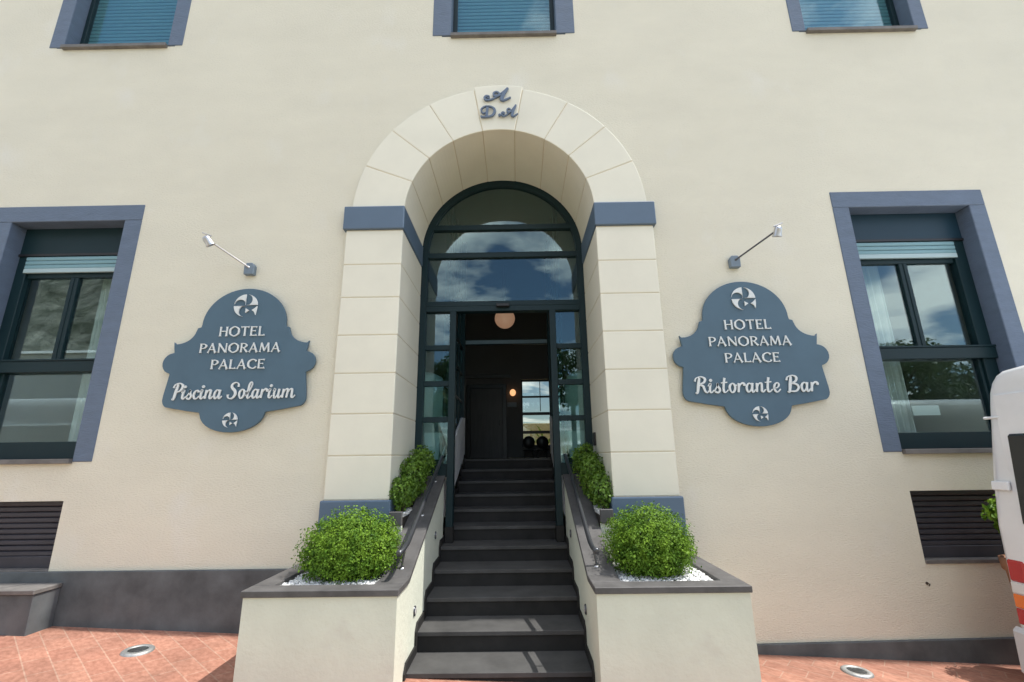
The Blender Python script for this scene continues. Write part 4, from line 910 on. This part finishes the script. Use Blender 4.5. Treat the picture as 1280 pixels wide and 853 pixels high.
MB().lathe([(0.0, 0.0), (0.12, 0.0), (0.17, 0.74), (0.19, 0.76), (0.195, 0.85), (0.165, 0.85), (0.155, 0.80), (0.0, 0.80)], (4.21, 4.12, zb), 28).build('pot', M_pot, t)
m = MB(); leaf_cloud(m, [((4.17, 4.11, -0.52), (0.22, 0.17, 0.17)), ((4.19, 4.1, -0.66), (0.15, 0.14, 0.13))], 1400, 0.055, 31, 0.3); m.build('foliage', M_leaf, t, fixn=False)
MB().tube([(4.21, 4.12, zb+0.78), (4.19, 4.11, -0.8), (4.16, 4.11, -0.55)], [0.014, 0.011, 0.006], 7).build('stem', M_twig, t)

# ------------------------------------------------------------------ across the street (seen only as reflections)
m = MB(); nx, ny = 60, 26; v = []; f = []
for j in range(ny+1):
    for i in range(nx+1):
        x = -75+100*i/nx; q = j/ny; y = -17-22*q
        hmax = 27*max(0.0, min(1, (-7-x)/9.0))+1.2
        z = -1.7 + hmax*q**0.75 + 1.8*q*mnoise.noise(Vector((x*0.13, y*0.13, 0))) + 0.9*q*mnoise.noise(Vector((x*0.4, y*0.4, 3)))
        v.append((x, y+1.2*mnoise.noise(Vector((x*.2, z*.3, 9))), z))
for j in range(ny):
    for i in range(nx): a = j*(nx+1)+i; f.append((a, a+1, a+nx+2, a+nx+1))
tag(m.add(v, f).build('hillside', M_rock, fixn=False), kind='structure')
t = thing('white_house', 'white house on the rocky hill, mirrored in the left window', 'house', (-20.5, -12.5, -1.2))
MB().box(-25.5, -17.5, -16.0, -11.5, -1.6, 5.0).build('wall', M_house, t)
m = MB(); m.prism([(-16.2, 5.01), (-11.3, 5.01), (-13.6, 5.7)], 'X', -25.7, -17.3); m.build('roof', M_house, t)
for x in (-24.0, -21.5, -19.0):
    w_ = MB().box(x-0.45, x+0.45, -11.52, -11.48, 0.9, 2.2).build('window', M_teal, t); MB().box(x-0.38, x+0.38, -11.478, -11.47, 0.97, 2.13).build('pane', M_vglass, w_)
def tree(x, y, hgt, cr, seed, label, n=5000):
    t = thing('street_tree', label, 'tree', (x, y, -1.6), 'trees across the street')
    rnd = random.Random(seed); m = MB(); top = Vector((x+rnd.uniform(-.2, .2), y, -1.6+hgt*0.55))
    m.tube([(x, y, -1.75), (x+0.05, y, -0.6), top], [0.16, 0.13, 0.09], 9)
    blobs = []
    for i in range(9):
        a = i*2.4+rnd.uniform(-.4, .4); rr = cr*rnd.uniform(0.35, 0.75); e = Vector((x+math.cos(a)*rr, y+math.sin(a)*rr, -1.6+hgt*rnd.uniform(0.55, 0.95)))
        m.tube([top-Vector((0, 0, 0.3)), (top+e)/2+Vector((0, 0, 0.15)), e], [0.07, 0.045, 0.02], 6)
        b_ = cr*rnd.uniform(0.35, 0.5); blobs.append((e, (b_, b_, b_*0.8)))
    m.build('trunk', M_twig, t)
    m = MB(); leaf_cloud(m, blobs, n, 0.17, seed, 0.35); m.build('crown', M_leaf3, t, fixn=False)
tree(13.6, -7.5, 5.4, 2.5, 41, 'broad leafy tree across the street, mirrored in the right window')
tree(2.3, -8.5, 7.2, 2.0, 42, 'tall rounded tree across the street, mirrored in the side glass right of the door')
tree(-3.4, -9.5, 6.2, 1.7, 43, 'slender tree across the street, mirrored in the side glass left of the door')
tree(17.6, -8.0, 5.8, 2.4, 44, 'leafy tree at the far right of the mirrored row of trees')
v2 = make_van('parked_van', 'second white van, mirrored in the low pane of the left window', -11.8, 1.5, -1.2)
v2.rotation_euler = (0, 0, math.pi)
